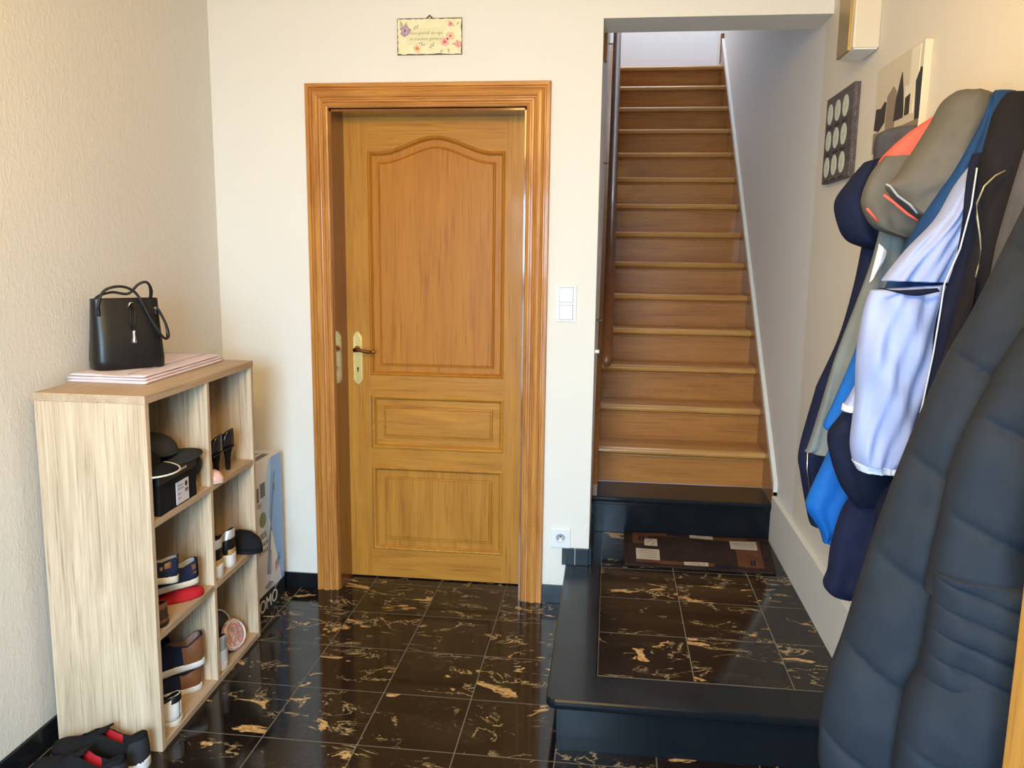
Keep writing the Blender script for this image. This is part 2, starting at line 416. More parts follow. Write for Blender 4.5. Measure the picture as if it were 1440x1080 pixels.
# L-shaped edging: front strip and left strip in one slab
outer = slab_outline(-.157, 2.278, 0, 0, .035)
pts = outer+[(.776, 2.278), (.776, 2.445), (-.003, 2.445), (-.003, YB-.001), (-.157, YB-.001)]
b = bevelled_slab(pts, ZP-.03, ZP, .005); b.build('edging', M['black'], pf)
box('tile_field', (-.003, 2.445, ZP-.04), (.776, 3.81, ZP-.0005), M['land'], pf)
box('tile_strip', (OL, YB-.001, ZP-.04), (-.003, 3.81, ZP-.0008), M['black'], pf)
st = thing('stone_step', 'single black polished stone step between landing and wooden stairs', 'step', (0, 0, 0))
box('riser', (OL, 3.815, ZP-.04), (.778, 3.84, .335), M['black'], st)
b = bevelled_slab([(OL, 3.787), (.782, 3.787), (.782, 4.06), (OL, 4.06)], .335, .362, .004); b.build('tread', M['black'], st)
b = MB(); b.box((OL, 3.797, .322), (.778, 3.816, .336), 0, .003); b.build('moulding', M['black'], st)

# ------------------------------------------------------------------ wooden stairs
S0Y, S0Z, GO, RI, SXL, SXR = 4.031, .544, .198, .182, -.033, .779
stairs = thing('staircase', 'steep straight flight of varnished wooden stairs between walls', 'stairs', (0, 0, 0))
for i in range(14):
    y, z = S0Y+GO*i, S0Z+RI*i
    b = MB()
    pf_ = [(0, -.017), (.0015, -.024), (.006, -.030), (.013, -.033), (.03, -.033), (GO+.045, -.033), (GO+.045, 0), (.014, 0), (.007, -.003), (.002, -.009)]
    b.prism([(SXL, y+a, z+c) for a, c in pf_], (SXR-SXL, 0, 0)); b.build('tread', M['stair_lit'], stairs)
    b = MB(); b.box((SXL, y+.032, z-RI-.0), (SXR, y+.050, z-.033)); b.box((SXL, y+.018, z-.045), (SXR, y+.034, z-.036), 0, .004); b.build('riser', M['stair'], stairs)
def stringer(x0, x1, nm, m_, up, dn, y0, y1, par=stairs):
    sl = RI/GO; f = lambda y: S0Z+(y-S0Y)*sl
    b = MB(); zt0 = f(y0)+up
    b.prism([(x0, y0, .362), (x0, y0, max(zt0, .40)), (x0, y1, f(y1)+up), (x0, y1, f(y1)-dn), (x0, y0+.25, .362)], (x1-x0, 0, 0))
    return b.build(nm, m_, par)
stringer(SXR, .798, 'stringer', M['string'], .085, .25, 3.80, 6.72)
stringer(OL+.001, SXL, 'stringer', M['string'], .085, .25, 3.80, 6.72)
b = MB(); sl = RI/GO; f = lambda y: S0Z+(y-S0Y)*sl
b.prism([(.782, 3.80, .40), (.782, 3.80, f(3.80)+.125), (.782, 6.74, f(6.74)+.125), (.782, 6.74, f(6.74)+.085), (.782, 3.80, f(3.8)+.085)], (.018, 0, 0))
b.build('cover_strip', M['plinth'], stairs)
box('newel_block', (.775, 6.70, 2.95), (.80, 6.76, 3.16), M['string'], stairs)
hr = thing('handrail', 'dark brown wooden handrail on left wall of stairwell', 'handrail', (0, 0, 0))
b = MB(); rows = []
y0, z0 = 3.50, 1.055
for k, g_ in ((-.012, .55), (-.006, .85), (0, 1), (2.6, 1)):
    y = y0+k; z = z0+k*sl
    rows.append([(-.006+.024*g_*math.cos(a), y, z+.028*g_*math.sin(a)) for a in [2*PI*j/20 for j in range(20)]])
V = b.grid(rows, closed_u=True); b.cap(V[0]); b.cap(V[-1]); b.build('rail', M['rail'], hr, True)
for y in (3.75, 4.6, 5.5):
    b = MB(); z = z0+(y-y0)*sl-.03; b.tube([(-.058, y, z-.05), (-.02, y, z-.05), (-.006, y, z)], .006, 8); b.build('bracket', M['steel'], hr, True)
o = box('cable_clip', (OL, 3.40, 1.095), (OL+.02, 3.42, 1.108), M['white'], bev=.003); tag(o, 'small white plastic clip on the edge of the stair opening', 'clip')
up = thing('upper_rail', 'brown wooden rail end high on the left wall of the stairwell', 'handrail')
b = MB(); b.box((OL, 3.62, 2.30), (OL+.014, 3.66, 2.72), 0, .004); b.build('rail', M['string'], up)
b = MB(); b.tube([(OL, 3.62, 2.31), (OL+.012, 3.615, 2.30), (OL+.012, 3.61, 2.31)], .003, 8); b.build('hook', M['steel'], up, True)

# ------------------------------------------------------------------ door mat
def up_pt(x, y, z): return at(2, z, x, y)
mt = thing('door_mat', 'brown patchwork doormat with cream script squares on the landing', 'mat', (0, 0, 0))
M['mat_b'] = fabric('mat_brown', (.034, .019, .016), .95, 400, .2, .6); M['mat_t'] = fabric('mat_tan', (.12, .05, .022), .95, 400, .15, .6)
M['mat_c'] = fabric('mat_cream', (.50, .42, .32), .95, 400, .1, .5); M['mat_n'] = fabric('mat_indigo', (.02, .016, .03), .95, 400, .1, .5)
q = [Vector((.098, 3.395)), Vector((.732, 3.388)), Vector((.772, 3.80)), Vector((.10, 3.808))]
def mp(u, v): return (q[0]*(1-u)+q[1]*u)*(1-v)+(q[3]*(1-u)+q[2]*u)*v
def mzq(u, v): return ZP+.009+.002*math.sin(9*u+2)*math.sin(5*v)
b = MB(); N = 24
rows = [[(*mp(i/N, j/12), mzq(i/N, j/12)) for i in range(N+1)] for j in range(13)]
b.grid(rows); rim = [(i/N, 0) for i in range(N+1)]+[(1, j/12) for j in range(1, 13)]+[(i/N, 1) for i in range(N-1, -1, -1)]+[(0, j/12) for j in range(11, 0, -1)]
b.grid([[(*mp(u, v), mzq(u, v)) for u, v in rim], [(*mp(u, v), ZP) for u, v in rim]], closed_u=True)
b.build('pile', M['mat_b'], mt)
def patch(nm, m_, u0, u1, v0, v1, dz=.0012):
    b = MB(); n = 6
    b.grid([[(*mp(u0+(u1-u0)*i/n, v0+(v1-v0)*j/3), mzq(u0+(u1-u0)*i/n, v0+(v1-v0)*j/3)+dz) for i in range(n+1)] for j in range(4)]); return b.build(nm, m_, mt)
patch('tan_patch', M['mat_t'], .06, .17, .62, .97); patch('tan_patch', M['mat_t'], .08, .24, .06, .20); patch('tan_patch', M['mat_t'], .24, .60, .04, .14)
patch('tan_patch', M['mat_t'], .76, .93, .08, .90); patch('tan_patch', M['mat_t'], .55, .85, .86, .97); patch('tan_patch', M['mat_t'], .17, .40, .88, .98)
patch('indigo_patch', M['mat_n'], .30, .43, .90, .99, .0018); patch('indigo_patch', M['mat_n'], .60, .72, .02, .11, .0018)
for uv in ((.08, .24, .14, .46), (.14, .23, .56, .78), (.40, .56, .04, .14), (.46, .62, .88, .98), (.73, .91, .60, .86)): patch('cream_square', M['mat_c'], *uv, .002)
def matline(pts, r=.0012):
    b = MB(); b.tube([(*mp(u, v), mzq(u, v)+.003) for u, v in pts], r, 5); b.build('script', M['ink'], mt)
for k in range(4): matline([(.10, .20+.06*k), (.16, .21+.06*k), (.22, .20+.06*k)], .0008)
for k in range(3): matline([(.75, .66+.06*k), (.83, .66+.06*k), (.89, .65+.06*k)], .0008)
matline([(.16, .64), (.19, .74), (.20, .60), (.22, .68)]); matline([(.44, .07), (.50, .10), (.49, .05), (.54, .09)]); matline([(.5, .92), (.55, .95), (.6, .9)])
for (u, v) in ((.11, .80), (.135, .80), (.85, .22), (.87, .22)): patch('stamp', M['mat_n'], u-.007, u+.007, v-.09, v+.06, .0022)

# ------------------------------------------------------------------ switches, socket, sign
sw = thing('light_switch', 'white double light switch on wall beside stair opening', 'switch', (-.178, YB, 1.30))
b = MB(); b.box((-.042, -.008, -.075), (.042, 0, .075), 0, .003); b.build('frame', M['white'], sw)
for z in (.036, -.036):
    b = MB(); b.box((-.029, -.0084, z-.031), (.029, -.0078, z+.031)); b.build('gap', M['ink'], sw)
    b = MB(); b.box((-.0275, -.013, z-.0295), (.0275, -.008, z+.0295), 0, .002); b.build('rocker', M['white'], sw)
so = thing('power_socket', 'white wall socket with earth pin low on the wall beside the door', 'socket', (-.1795, YB, .295))
b = MB(); b.box((-.043, -.009, -.043), (.043, 0, .043), 0, .003); b.build('frame', M['socket'], so)
b = MB(); b.lathe([(.0215, -.0095), (.0205, -.011), (.0185, -.0085), (.0185, -.0092)], (0, 0, 0), 28, 'Y'); b.build('well', M['socket'], so, True)
b = MB(); b.lathe([(.003, -.0105), (.003, -.009)], (-.0095, 0, -.002), 10, 'Y'); b.lathe([(.003, -.0105), (.003, -.009)], (.0095, 0, -.002), 10, 'Y'); b.lathe([(.0028, -.016), (.0028, -.009)], (0, 0, .008), 10, 'Y'); b.build('pin_hole', M['dark'], so)

M['sign'] = mat('cream_plaque', (.86, .78, .52), .4); t = NT(M['sign']); t.col(t.ramp(t.noise(t.mapping((1, 1, 1)), 25, 4, .6), [(.3, (.78, .72, .46)), (.7, (.90, .83, .58))]))
M['edge'] = mat('rusty_edge', (.10, .06, .035), .6); M['sgreen'] = mat('sage_print', (.45, .46, .28), .6); M['stext'] = mat('grey_print', (.33, .33, .2), .6)
M['lil'] = mat('lilac_print', (.42, .27, .38), .6); M['lil2'] = mat('lilac_print_light', (.54, .38, .48), .6); M['vio'] = mat('violet_print', (.09, .04, .12), .6)
M['rose'] = mat('rose_print', (.78, .28, .25), .6); M['rose2'] = mat('pink_print', (.85, .45, .42), .6); M['peach'] = mat('peach_print', (.85, .55, .38), .6); M['orng'] = mat('orange_print', (.78, .36, .15), .6)
M['panel'] = mat('panel_print', (.76, .72, .47), .6)
sg = thing('wall_plaque', 'small floral enamel plaque with script hanging above the door', 'sign', (-.745, YB, 2.348), 0)
sg.rotation_euler = (0, math.radians(0), 0)
SW, SH = .131, .069
def wavy(w_, h_, amp, seed):
    r = random.Random(seed); P = []
    for k in range(24): P.append((-w_+2*w_*k/24, -h_+r.uniform(0, amp)))
    for k in range(12): P.append((w_-r.uniform(0, amp), -h_+2*h_*k/12))
    for k in range(24): P.append((w_-2*w_*k/24, h_-r.uniform(0, amp)))
    for k in range(12): P.append((-w_+r.uniform(0, amp), h_-2*h_*k/12))
    return P
b = MB(); prism_xz(b, wavy(SW, SH, .0005, 1), -.008, 0); b.build('backing', M['edge'], sg)
b = MB(); prism_xz(b, wavy(SW-.001, SH-.001, .004, 2), -.0088, -.008); b.build('face', M['sign'], sg)
b = MB(); b.box((-.095, -.0092, -.031), (.06, -.0088, .033)); b.build('text_field', M['panel'], sg)
b = MB(); b.tube([(-.012, -.004, SH), (0, -.004, SH+.011), (.012, -.004, SH)], .003, 8); b.build('hanging_loop', M['edge'], sg)
def flower(x, z, r, m1, m2, seed):
    rr = random.Random(seed); b = MB()
    pts = [(x+r*(1+.18*math.sin(5*a+seed)+rr.uniform(-.08, .08))*math.cos(a), z+r*(1+.15*math.cos(4*a+seed))*math.sin(a)) for a in [2*PI*k/26 for k in range(26)]]
    prism_xz(b, pts, -.0096, -.0088); o = b.build('flower', M[m1], sg)
    b = MB()
    for q_ in range(3):
        a0 = q_*2.1+seed; cx, cz = x+.3*r*math.cos(a0), z+.3*r*math.sin(a0)
        prism_xz(b, [(cx+r*.38*math.cos(a), cz+r*.3*math.sin(a)) for a in [2*PI*k/12 for k in range(12)]], -.0099, -.0096)
    b.build('petals', M[m2], o)
def leaf_(x, z, ang, ln, m_='sgreen'):
    b = MB(); c, s_ = math.cos(ang), math.sin(ang)
    prism_xz(b, [(x+c*u-s_*v, z+s_*u+c*v) for u, v in ((0, 0), (ln*.4, ln*.22), (ln, 0), (ln*.4, -ln*.22))], -.0094, -.0088); b.build('leaf', M[m_], sg)
for a in ((-.108, .03, 1.9, .035), (-.105, .015, 3.6, .018), (-.10, .035, 1.2, .025), (.055, -.05, 4, .02), (.075, -.045, 5, .022), (.10, .035, 2.4, .035), (.11, .04, 1, .018), (.09, -.03, 0, .02), (-.05, -.045, 5.2, .02), (.08, -.01, 2.2, .025)): leaf_(*a)
flower(-.098, .022, .021, 'lil', 'lil2', 1); flower(.085, .045, .011, 'rose2', 'rose', 2); flower(.085, .0, .017, 'peach', 'rose2', 3); flower(.062, -.021, .017, 'rose2', 'rose', 4)
flower(.115, -.03, .013, 'rose', 'rose2', 5); flower(-.05, -.045, .015, 'peach', 'orng', 6)
for x, z, a in ((-.065, .03, .4), (-.02, -.035, 2.6), (.0, -.042, .6)):
    for k in range(4): leaf_(x+.006*k*math.cos(a), z+.006*k*math.sin(a), a+(.7 if k % 2 else -.7), .009, 'vio')
for s_, z in (('Vous gourdf. en vign', .008), ('et meuleun gemery', -.014)):
    b = MB(); tb = text_mesh(s_, .0165, .0005, 'CENTER', .35)
    b.merge(tb, 0, Matrix.Translation((-.016, -.0094, z)) @ Matrix.Rotation(PI/2, 4, 'X')); b.build('lettering', M['stext'], sg)

# ------------------------------------------------------------------ right wall pictures and wall fixture
def on_wall(px_, py_, x=.78): return at(0, x, px_, py_)
M['weave'] = mat('dark_photo', (.05, .04, .04), .6); t = NT(M['weave'])
v = t.mapping((1, 1, 1)); wv = t.n('ShaderNodeTexBrick'); wv.inputs['Scale'].default_value = 30; wv.inputs['Color1'].default_value = (.13, .105, .11, 1); wv.inputs['Color2'].default_value = (.07, .055, .06, 1); wv.inputs['Mortar'].default_value = (.02, .017, .02, 1)
mpp = t.n('ShaderNodeMapping'); mpp.inputs['Rotation'].default_value = (PI/2, 0, PI/2); t.l(t.n('ShaderNodeTexCoord').outputs['Object'], mpp.inputs[0]); t.l(mpp.outputs[0], wv.inputs[0]); t.col(wv.outputs[0])
M['clock'] = mat('clock_face', (.62, .66, .60), .6)
cv = thing('canvas_print', 'dark canvas print of nine pale oval clock faces on right wall', 'picture', (XR, 3.115, 1.925))
hy, hz = .178, .153
b = MB(); b.box((-.02, -hy, -hz), (0, hy, hz), 0, .002); b.build('canvas', M['weave'], cv)
for i in range(3):
    for j in range(3):
        y, z = .118-.100*i, .092-.094*j
        b = MB(); b.lathe([(.036, -.0212), (.036, -.0199)], (0, y, z), 28, 'X'); o = b.build('clock_face', M['clock'], cv)
        b = MB(); b.box((-.0216, y-.002, z-.028), (-.0211, y+.002, z+.028)); b.box((-.0216, y-.022, z-.001), (-.0211, y+.022, z+.001)); b.build('clock_hand', M['sgreen'], o)
        b = MB(); b.box((-.0212, y-.03, z-.052), (-.0199, y+.03, z-.046)); b.build('clock_plate', M['dark'], cv)
M['sepia'] = mat('sepia_sky', (.68, .60, .46), .35); M['sepia_l'] = mat('pale_tower', (.85, .78, .62), .35); M['bw_d'] = mat('print_black', (.03, .025, .022), .5); M['bw_m'] = mat('print_brown', (.28, .22, .16), .5)
c2 = thing('town_canvas', 'sepia canvas print of houses and trees nearer the coats on right wall', 'picture', (XR, 2.505, 1.915))
hy, hz = .19, .145
b = MB(); b.box((-.02, -hy, -hz), (0, hy, hz), 0, .002); b.build('canvas', M['sepia'], c2)
def pr(nm, m_, pts, d=.0012):
    b = MB(); b.prism([(-.02-d, y, z) for y, z in pts], (d, 0, 0)); b.build(nm, M[m_], c2)
pr('tower', 'sepia_l', [(-.10, .14), (-.165, .14), (-.165, .0), (-.10, .02)])
pr('tree', 'bw_d', [(.185, -.03), (.18, .0), (.175, .03), (.13, .025), (.10, .04), (.085, .035), (.09, -.02), (.14, -.04)])
pr('house', 'bw_m', [(.08, .05), (.03, .07), (.0, .05), (.0, -.05), (.08, -.05)], .0011)
pr('tree', 'bw_d', [(.01, -.03), (-.0, .03), (-.035, .095), (-.055, .04), (-.07, -.03)], .0016)
pr('house', 'sepia_l', [(-.07, .05), (-.14, .05), (-.14, -.03), (-.07, -.03)], .0014)
pr('doorway', 'bw_d', [(-.078, .02), (-.115, .025), (-.115, -.028), (-.078, -.028)], .002)
pr('tree', 'bw_d', [(-.15, .05), (-.18, .08), (-.189, .075), (-.189, -.05), (-.16, -.05)], .0018)
pr('street', 'bw_m', [(.188, -.1), (.188, -.04), (.0, -.05), (-.188, -.05), (-.188, -.1)], .0009)
lb = thing('wall_fixture', 'pale boxy wall fixture with gold side strip high above the clock canvas', 'fixture', (XR, 2.86, 2.30))  # boxy fixture of unknown purpose, gives no light
b = MB(); b.box((-.078, -.085, -.155), (0, .085, .155), 0, .004); b.build('fixture_box', mat('milky_panel', (.66, .60, .50), .25), lb)
b = MB(); b.box((-.084, -.05, -.155), (-.076, .085, .155), 0, .001); b.build('gold_strip', mat('gold_strip', (.38, .27, .09), .35, .6), lb)
b = MB(); b.box((-.074, -.080, -.158), (-.004, .080, -.154)); b.build('bottom_face', M['white'], lb)

# ------------------------------------------------------------------ shoe rack
SH0 = Matrix.Translation((-1.302, 2.127, 0)) @ Matrix.Rotation(.035, 4, 'Z') @ Matrix.Rotation(.009, 4, 'Y')
rack = thing('shoe_rack', 'light sonoma oak open shoe shelf with six cubbies against left wall', 'shelf'); rack.matrix_world = SH0
SL, SD, SHH, TK = .767, .33, 1.095, .02
DV = .395
def rb(nm, a, b_, m_='son_v'): return box(nm, a, b_, M[m_], rack, .0012)
rb('side_panel', (-SD, 0, 0), (0, TK, SHH-.024)); rb('side_panel', (-SD, SL-TK, 0), (0, SL, SHH-.024)); rb('divider', (-SD+.006, DV-.009, TK), (-.001, DV+.009, SHH-.024))
rb('top', (-SD-.002, -.001, SHH-.024), (.001, SL+.001, SHH), 'son_y'); rb('bottom_panel', (-SD, TK, 0), (-.001, SL-TK, TK), 'son_y')
rb('back_panel', (-SD, TK, TK), (-SD+.006, SL-TK, SHH-.024))
ZA, ZB = .370, .720
for z in (ZA, ZB):
    rb('shelf_board', (-SD+.006, TK, z-TK), (-.001, DV-.009, z), 'son_y'); rb('shelf_board', (-SD+.006, DV+.009, z-TK), (-.001, SL-TK, z), 'son_y')
def place(o, x, y, z, rz=0, rx=0, ry=0):
    """put a thing at rack coordinates"""
    o.matrix_world = SH0 @ Matrix.Translation((x, y, z)) @ Matrix.Rotation(rz, 4, 'Z') @ Matrix.Rotation(ry, 4, 'Y') @ Matrix.Rotation(rx, 4, 'X'); return o

# ------------------------------------------------------------------ shoes (heel at origin, toe towards +x, up z)
FW = [(0, 0), (.006, .30), (.02, .48), (.05, .66), (.12, .76), (.22, .74), (.35, .70), (.5, .82), (.62, .95), (.72, 1), (.82, .95), (.90, .80), (.95, .62), (.985, .35), (1, 0)]
TS = [0, .004, .015, .04, .08, .13, .2, .27, .34, .41, .48, .56, .64, .72, .8, .87, .93, .97, .99, 1]
def shoe(name, label, mats, L=.28, W=.050, sole=.022, lift=0.0, hts=None, opening=(.0, .50), group=None, toe_side=0, laces=None, patch=None, cat='shoe', lining=True, tops_open=.62, rim=None, heelpatch=None, stripes=None, side=1):
    root = thing(name, label, cat, group=group)
    hts = hts or [(0, .075), (.08, .07), (.2, .052), (.32, .062), (.42, .078), (.5, .075), (.62, .058), (.75, .046), (.9, .036), (.97, .026), (1, .015)]
    base = lambda t: lift*(1-min(1, t/.62))**1.0 * (1 if t < .62 else 0) if lift else 0
    bend = lambda t: .006*side*math.sin(PI*t)
    # sole
    b = MB(); rows = []
    for k, (dz, sc_) in enumerate(((0, .94), (.25, 1.03), (.8, 1.03), (1.0, .99))):
        row = []
        for sgn in (1, -1):
            seq = TS if sgn == 1 else TS[-2:0:-1]
            for t in seq:
                row.append((t*L*(1.0 if sc_ < 1 else 1.01)-.002, sgn*lerp_tab(FW, t)*W*sc_+bend(t), base(t)+dz*sole))
        rows.append(row)
    V = b.grid(rows, closed_u=True); b.cap(V[0]); b.cap(V[-1]); b.build('sole', M[mats['sole']], root, True)
    # upper
    NO = 7
    def section(t, inset=0):
        w_ = lerp_tab(FW, t)*W; h = lerp_tab(hts, t); z0 = base(t)+sole*.9; o_ = opening[0] <= t <= opening[1]
        tops = tops_open if o_ else .30
        L_ = []
        for k in range(NO):
            u = k/(NO-1); L_.append((w_*(1-(1-tops)*u**2.2), z0+h*(u**.85)))
        return L_, w_, h, z0, o_
    b = MB(); rows = []; inner = []
    for t in TS:
        L_, w_, h, z0, o_ = section(t); bd = bend(t)
        row = [(t*L, -x+bd, z) for x, z in L_]+([] if False else [(t*L, x+bd, z) for x, z in reversed(L_)])
        rows.append(row)
        xt, zt = L_[-1]
        if o_: inner.append([(t*L, -xt+bd, zt), (t*L, -xt*.86+bd, zt-.002), (t*L, -xt*.8+bd, z0+.008), (t*L, bd, z0+.004), (t*L, xt*.8+bd, z0+.008), (t*L, xt*.86+bd, zt-.002), (t*L, xt+bd, zt)])
    Vv = [[b.bm.verts.new(p) for p in r] for r in rows]; k = len(rows[0])
    for i in range(len(rows)-1):
        for j in range(k-1):
            mid = j == NO-1; tm = (TS[i]+TS[i+1])/2
            if mid and opening[0] <= tm <= opening[1]: continue
            try: b.bm.faces.new((Vv[i][j], Vv[i][j+1], Vv[i+1][j+1], Vv[i+1][j]))
            except ValueError: pass
    o = b.build('upper', M[mats['upper']], root, True); md = o.modifiers.new('s', 'SOLIDIFY'); md.thickness = .002; md.offset = -1
    if lining and inner:
        k = 8 if mats.get('lining_front') else len(inner)
        b = MB(); b.grid(inner[:k]); b.build('lining', M[mats.get('lining', 'black_m')], root, True)
        if k < len(inner): b = MB(); b.grid(inner[k-1:]); b.build('lining', M[mats['lining_front']], root, True)
    def band(nm, m_, t0, t1, u0, u1, off=.0012, both=True):
        n = 8
        def line(t, sgn):
            L_, w_, h, z0, o_ = section(t); r2 = []
            for j in range(6):
                u = (u0+(u1-u0)*j/5)*(NO-1); a = int(min(u, NO-2)); q_ = u-a
                x = L_[a][0]*(1-q_)+L_[a+1][0]*q_; z = L_[a][1]*(1-q_)+L_[a+1][1]*q_
                r2.append((t*L-(off if t < .03 else 0), sgn*(x+off)+bend(t), z))
            return r2
        T_ = [t0+(t1-t0)*(i/n)**2 for i in range(n+1)]
        if t0 < .02: b = MB(); b.grid([line(t, 1) for t in T_[::-1]]+[line(t, -1) for t in T_]); b.build(nm, M[m_], root, True)
        else:
            for sgn in (1, -1): b = MB(); b.grid([line(t, sgn) for t in T_]); b.build(nm, M[m_], root, True)
    if heelpatch: band('heel_patch', heelpatch[0], 0.0, heelpatch[1], heelpatch[2], heelpatch[3])
    for s_ in (stripes or []): band(*s_)
    if rim: band('collar', rim, 0.0, opening[1], .88, 1.0, .0016)
    if laces:
        for q_ in range(4):
            t = opening[1]+.02+.045*q_; h = lerp_tab(hts, t); z = base(t)+sole*.9+h+.002; w_ = lerp_tab(FW, t)*W*.42
            b = MB(); b.tube([(t*L, -w_, z-.006), (t*L+.004, 0, z+.001), (t*L, w_, z-.006)], .0022, 6); b.build('lace', M[laces], root, True)
    if mats.get('tongue'):
        t = opening[1]-.05; h = lerp_tab(hts, opening[1]); z = sole+h
        b = MB(); rr = []
        for i in range(5):
            u = i/4; rr.append([(t*L+.03-.05*u, y*W*.42, z-.012+.026*u-.004*abs(y)) for y in (-1, -.5, 0, .5, 1)])
        b.grid(rr); o = b.build('tongue', M[mats['tongue']], root, True); md = o.modifiers.new('s', 'SOLIDIFY'); md.thickness = .006
    return root
def sole_band(nm): pass
hi = [(0, .085), (.08, .080), (.2, .058), (.32, .066), (.42, .082), (.5, .078), (.62, .058), (.75, .044), (.9, .036), (.97, .026), (1, .015)]
# floor pair in front of the rack
BR = dict(sole='white_r', upper='black_m', lining='black_m', lining_front='red_f', tongue='black_m')
a = shoe('sneaker', 'black running shoe with red lining closest to the rack, toe at wall', BR, .30, .052, .032, hts=hi, tops_open=.46, laces='black_m', rim='black_m', heelpatch=('grey_f', .12, 0, .8))
a.matrix_world = Matrix.Translation((-1.305, 2.05, 0)) @ Matrix.Rotation(PI-.02, 4, 'Z')
a = shoe('sneaker', 'black running shoe with red lining cut off by bottom edge of photo', BR, .30, .052, .032, hts=hi, tops_open=.46, laces='black_m', rim='black_m', heelpatch=('grey_f', .12, 0, .8))
a.matrix_world = Matrix.Translation((-1.30, 1.93, 0)) @ Matrix.Rotation(PI-.12, 4, 'Z')
# row 1 right : pumps and ballet flat
pump_h = [(0, .064), (.05, .064), (.15, .056), (.3, .034), (.5, .018), (.65, .020), (.75, .038), (.88, .036), (.96, .026), (1, .010)]
def pump(label, y, rz):
    p = shoe('high_heel', label, dict(sole='black_p', upper='black_p', lining='dark'), .235, .052, .005, lift=.085, hts=pump_h, opening=(0, .68), tops_open=.66, group='black high heels')
    b = MB(); rows = []
    for z, r, xo in ((0, .0085, .022), (.004, .009, .022), (.045, .0105, .021), (.065, .015, .022), (.078, .022, .025), (.088, .029, .029)):
        rows.append([(xo+r*math.cos(a_)*1.0, r*math.sin(a_), z+(.0 if z < .08 else -.0)) for a_ in [2*PI*k/14 for k in range(14)]])
    V = b.grid(rows, closed_u=True); b.cap(V[0]); b.cap(V[-1]); b.build('heel', M['black_p'], p, True)
    place(p, -.012, y, ZB, rz); return p
pump('left of two black patent high heels, backs facing out, top right cubby', .507, PI+.08)
pump('right of two black patent high heels, backs facing out, top right cubby', .598, PI-.05)
fl = shoe('ballet_flat', 'pale pink ballet flat pushed beside the divider in top right cubby', dict(sole='cream_r', upper='pink_l', lining='pink_l'), .22, .034, .005, hts=[(0, .045), (.2, .035), (.5, .025), (.68, .026), (.8, .038), (.92, .034), (1, .01)], opening=(0, .66))
place(fl, -.20, .440, ZB, -.0)
# row 2 left
NB = dict(sole='cream_r', upper='navy_f', lining='lgrey_f', tongue='navy_f')
low = [(0, .062), (.1, .056), (.22, .044), (.34, .054), (.44, .066), (.52, .064), (.64, .05), (.78, .042), (.9, .034), (1, .012)]
rd = shoe('flip_flop', 'flat red slipper lying under the navy sneakers in middle left cubby', dict(sole='red_f', upper='red_f', lining='red_f'), .27, .047, .018, hts=[(0, .002), (.45, .003), (.55, .02), (.8, .02), (.95, .008), (1, .002)], opening=(0, .5))
place(rd, -.20, .135, ZA, .80)
dbm = dict(sole='dark', upper='dbrown_l', lining='black_m')
s_ = shoe('leather_shoe', 'dark brown leather shoe standing at near end of middle left cubby', dbm, .27, .044, .014, hts=low, heelpatch=('brown_l', .1, .7, 1), stripes=[('trim_band', 'brown_l', .0, .3, 0, .15)])
place(s_, -.012, .083, ZA, PI+.02)
s_ = shoe('sneaker', 'navy sneaker with tan tabs, heel outwards, far side of middle left cubby', NB, .27, .046, .022, hts=low, heelpatch=('navy_d', .02, 0, 1), stripes=[('side_tab', 'brown_l', .05, .10, .55, .85), ('side_tab', 'brown_l', .05, .09, .3, .42)])
place(s_, -.03, .325, ZA+.042, PI+.80)
s_ = shoe('sneaker', 'navy sneaker with tan tabs resting on the brown shoe, middle left cubby', NB, .27, .046, .022, hts=low, stripes=[('side_tab', 'brown_l', .10, .17, .5, .85), ('side_tab', 'brown_l', .19, .22, .45, .7)])
place(s_, -.025, .185, ZA+.100, PI+.62, .12, -.10)
# row 2 right
WS = dict(sole='white_r', upper='black_l', lining='black_m')
for lab, y, z in (('left white platform sneaker with black stripe and gold plate, middle right cubby', .465, 0), ('right white platform sneaker with black stripe and gold plate, middle right cubby', .572, 0)):
    s_ = shoe('platform_sneaker', lab, WS, .245, .048, .048, hts=[(0, .098), (.1, .088), (.22, .055), (.34, .062), (.44, .07), (.54, .06), (.7, .042), (.9, .03), (1, .01)], heelpatch=('silver_l', .16, .62, 1.0), group='white platform sneakers',
              stripes=[('gold_plate', 'gold_m', 0, .05, .02, .2)])
    place(s_, -.008, y, ZA+z, PI+.06)
s_ = shoe('house_slipper', 'fluffy black slipper hanging over the far edge of middle right cubby', dict(sole='black_m', upper='black_m', lining='grey_f'), .25, .038, .014, hts=[(0, .03), (.2, .03), (.4, .05), (.6, .07), (.8, .066), (.95, .045), (1, .02)], opening=(0, .35))
place(s_, -.205, .695, ZA+.002, .02)
# row 3 left
NV = dict(sole='white_r', upper='navy_f', lining='brown_l', tongue='navy_f')
for lab, x, y, z, rz, ry in (('lower navy canvas sneaker with brown heel in a stacked pair, bottom left cubby', -.045, .352, .02, PI+.72, 0), ('upper navy canvas sneaker with brown heel in a stacked pair, bottom left cubby', -.035, .358, .108, PI+.72, .03)):
    s_ = shoe('sneaker', lab, NV, .285, .050, .026, hts=low if z < .1 else hi, heelpatch=('brown_l', .27, 0, .92), laces='brown_l', group='navy sneakers with brown heels'); place(s_, x, y, z, rz, 0, ry)
s_ = shoe('sneaker', 'white sneaker with black collar, heel outwards at near end of bottom left cubby', dict(sole='cream_r', upper='white_r', lining='black_l'), .25, .049, .018, hts=hi, rim='black_l', heelpatch=('black_l', .06, .68, 1.0))
place(s_, -.006, .128, .02, PI+.05)
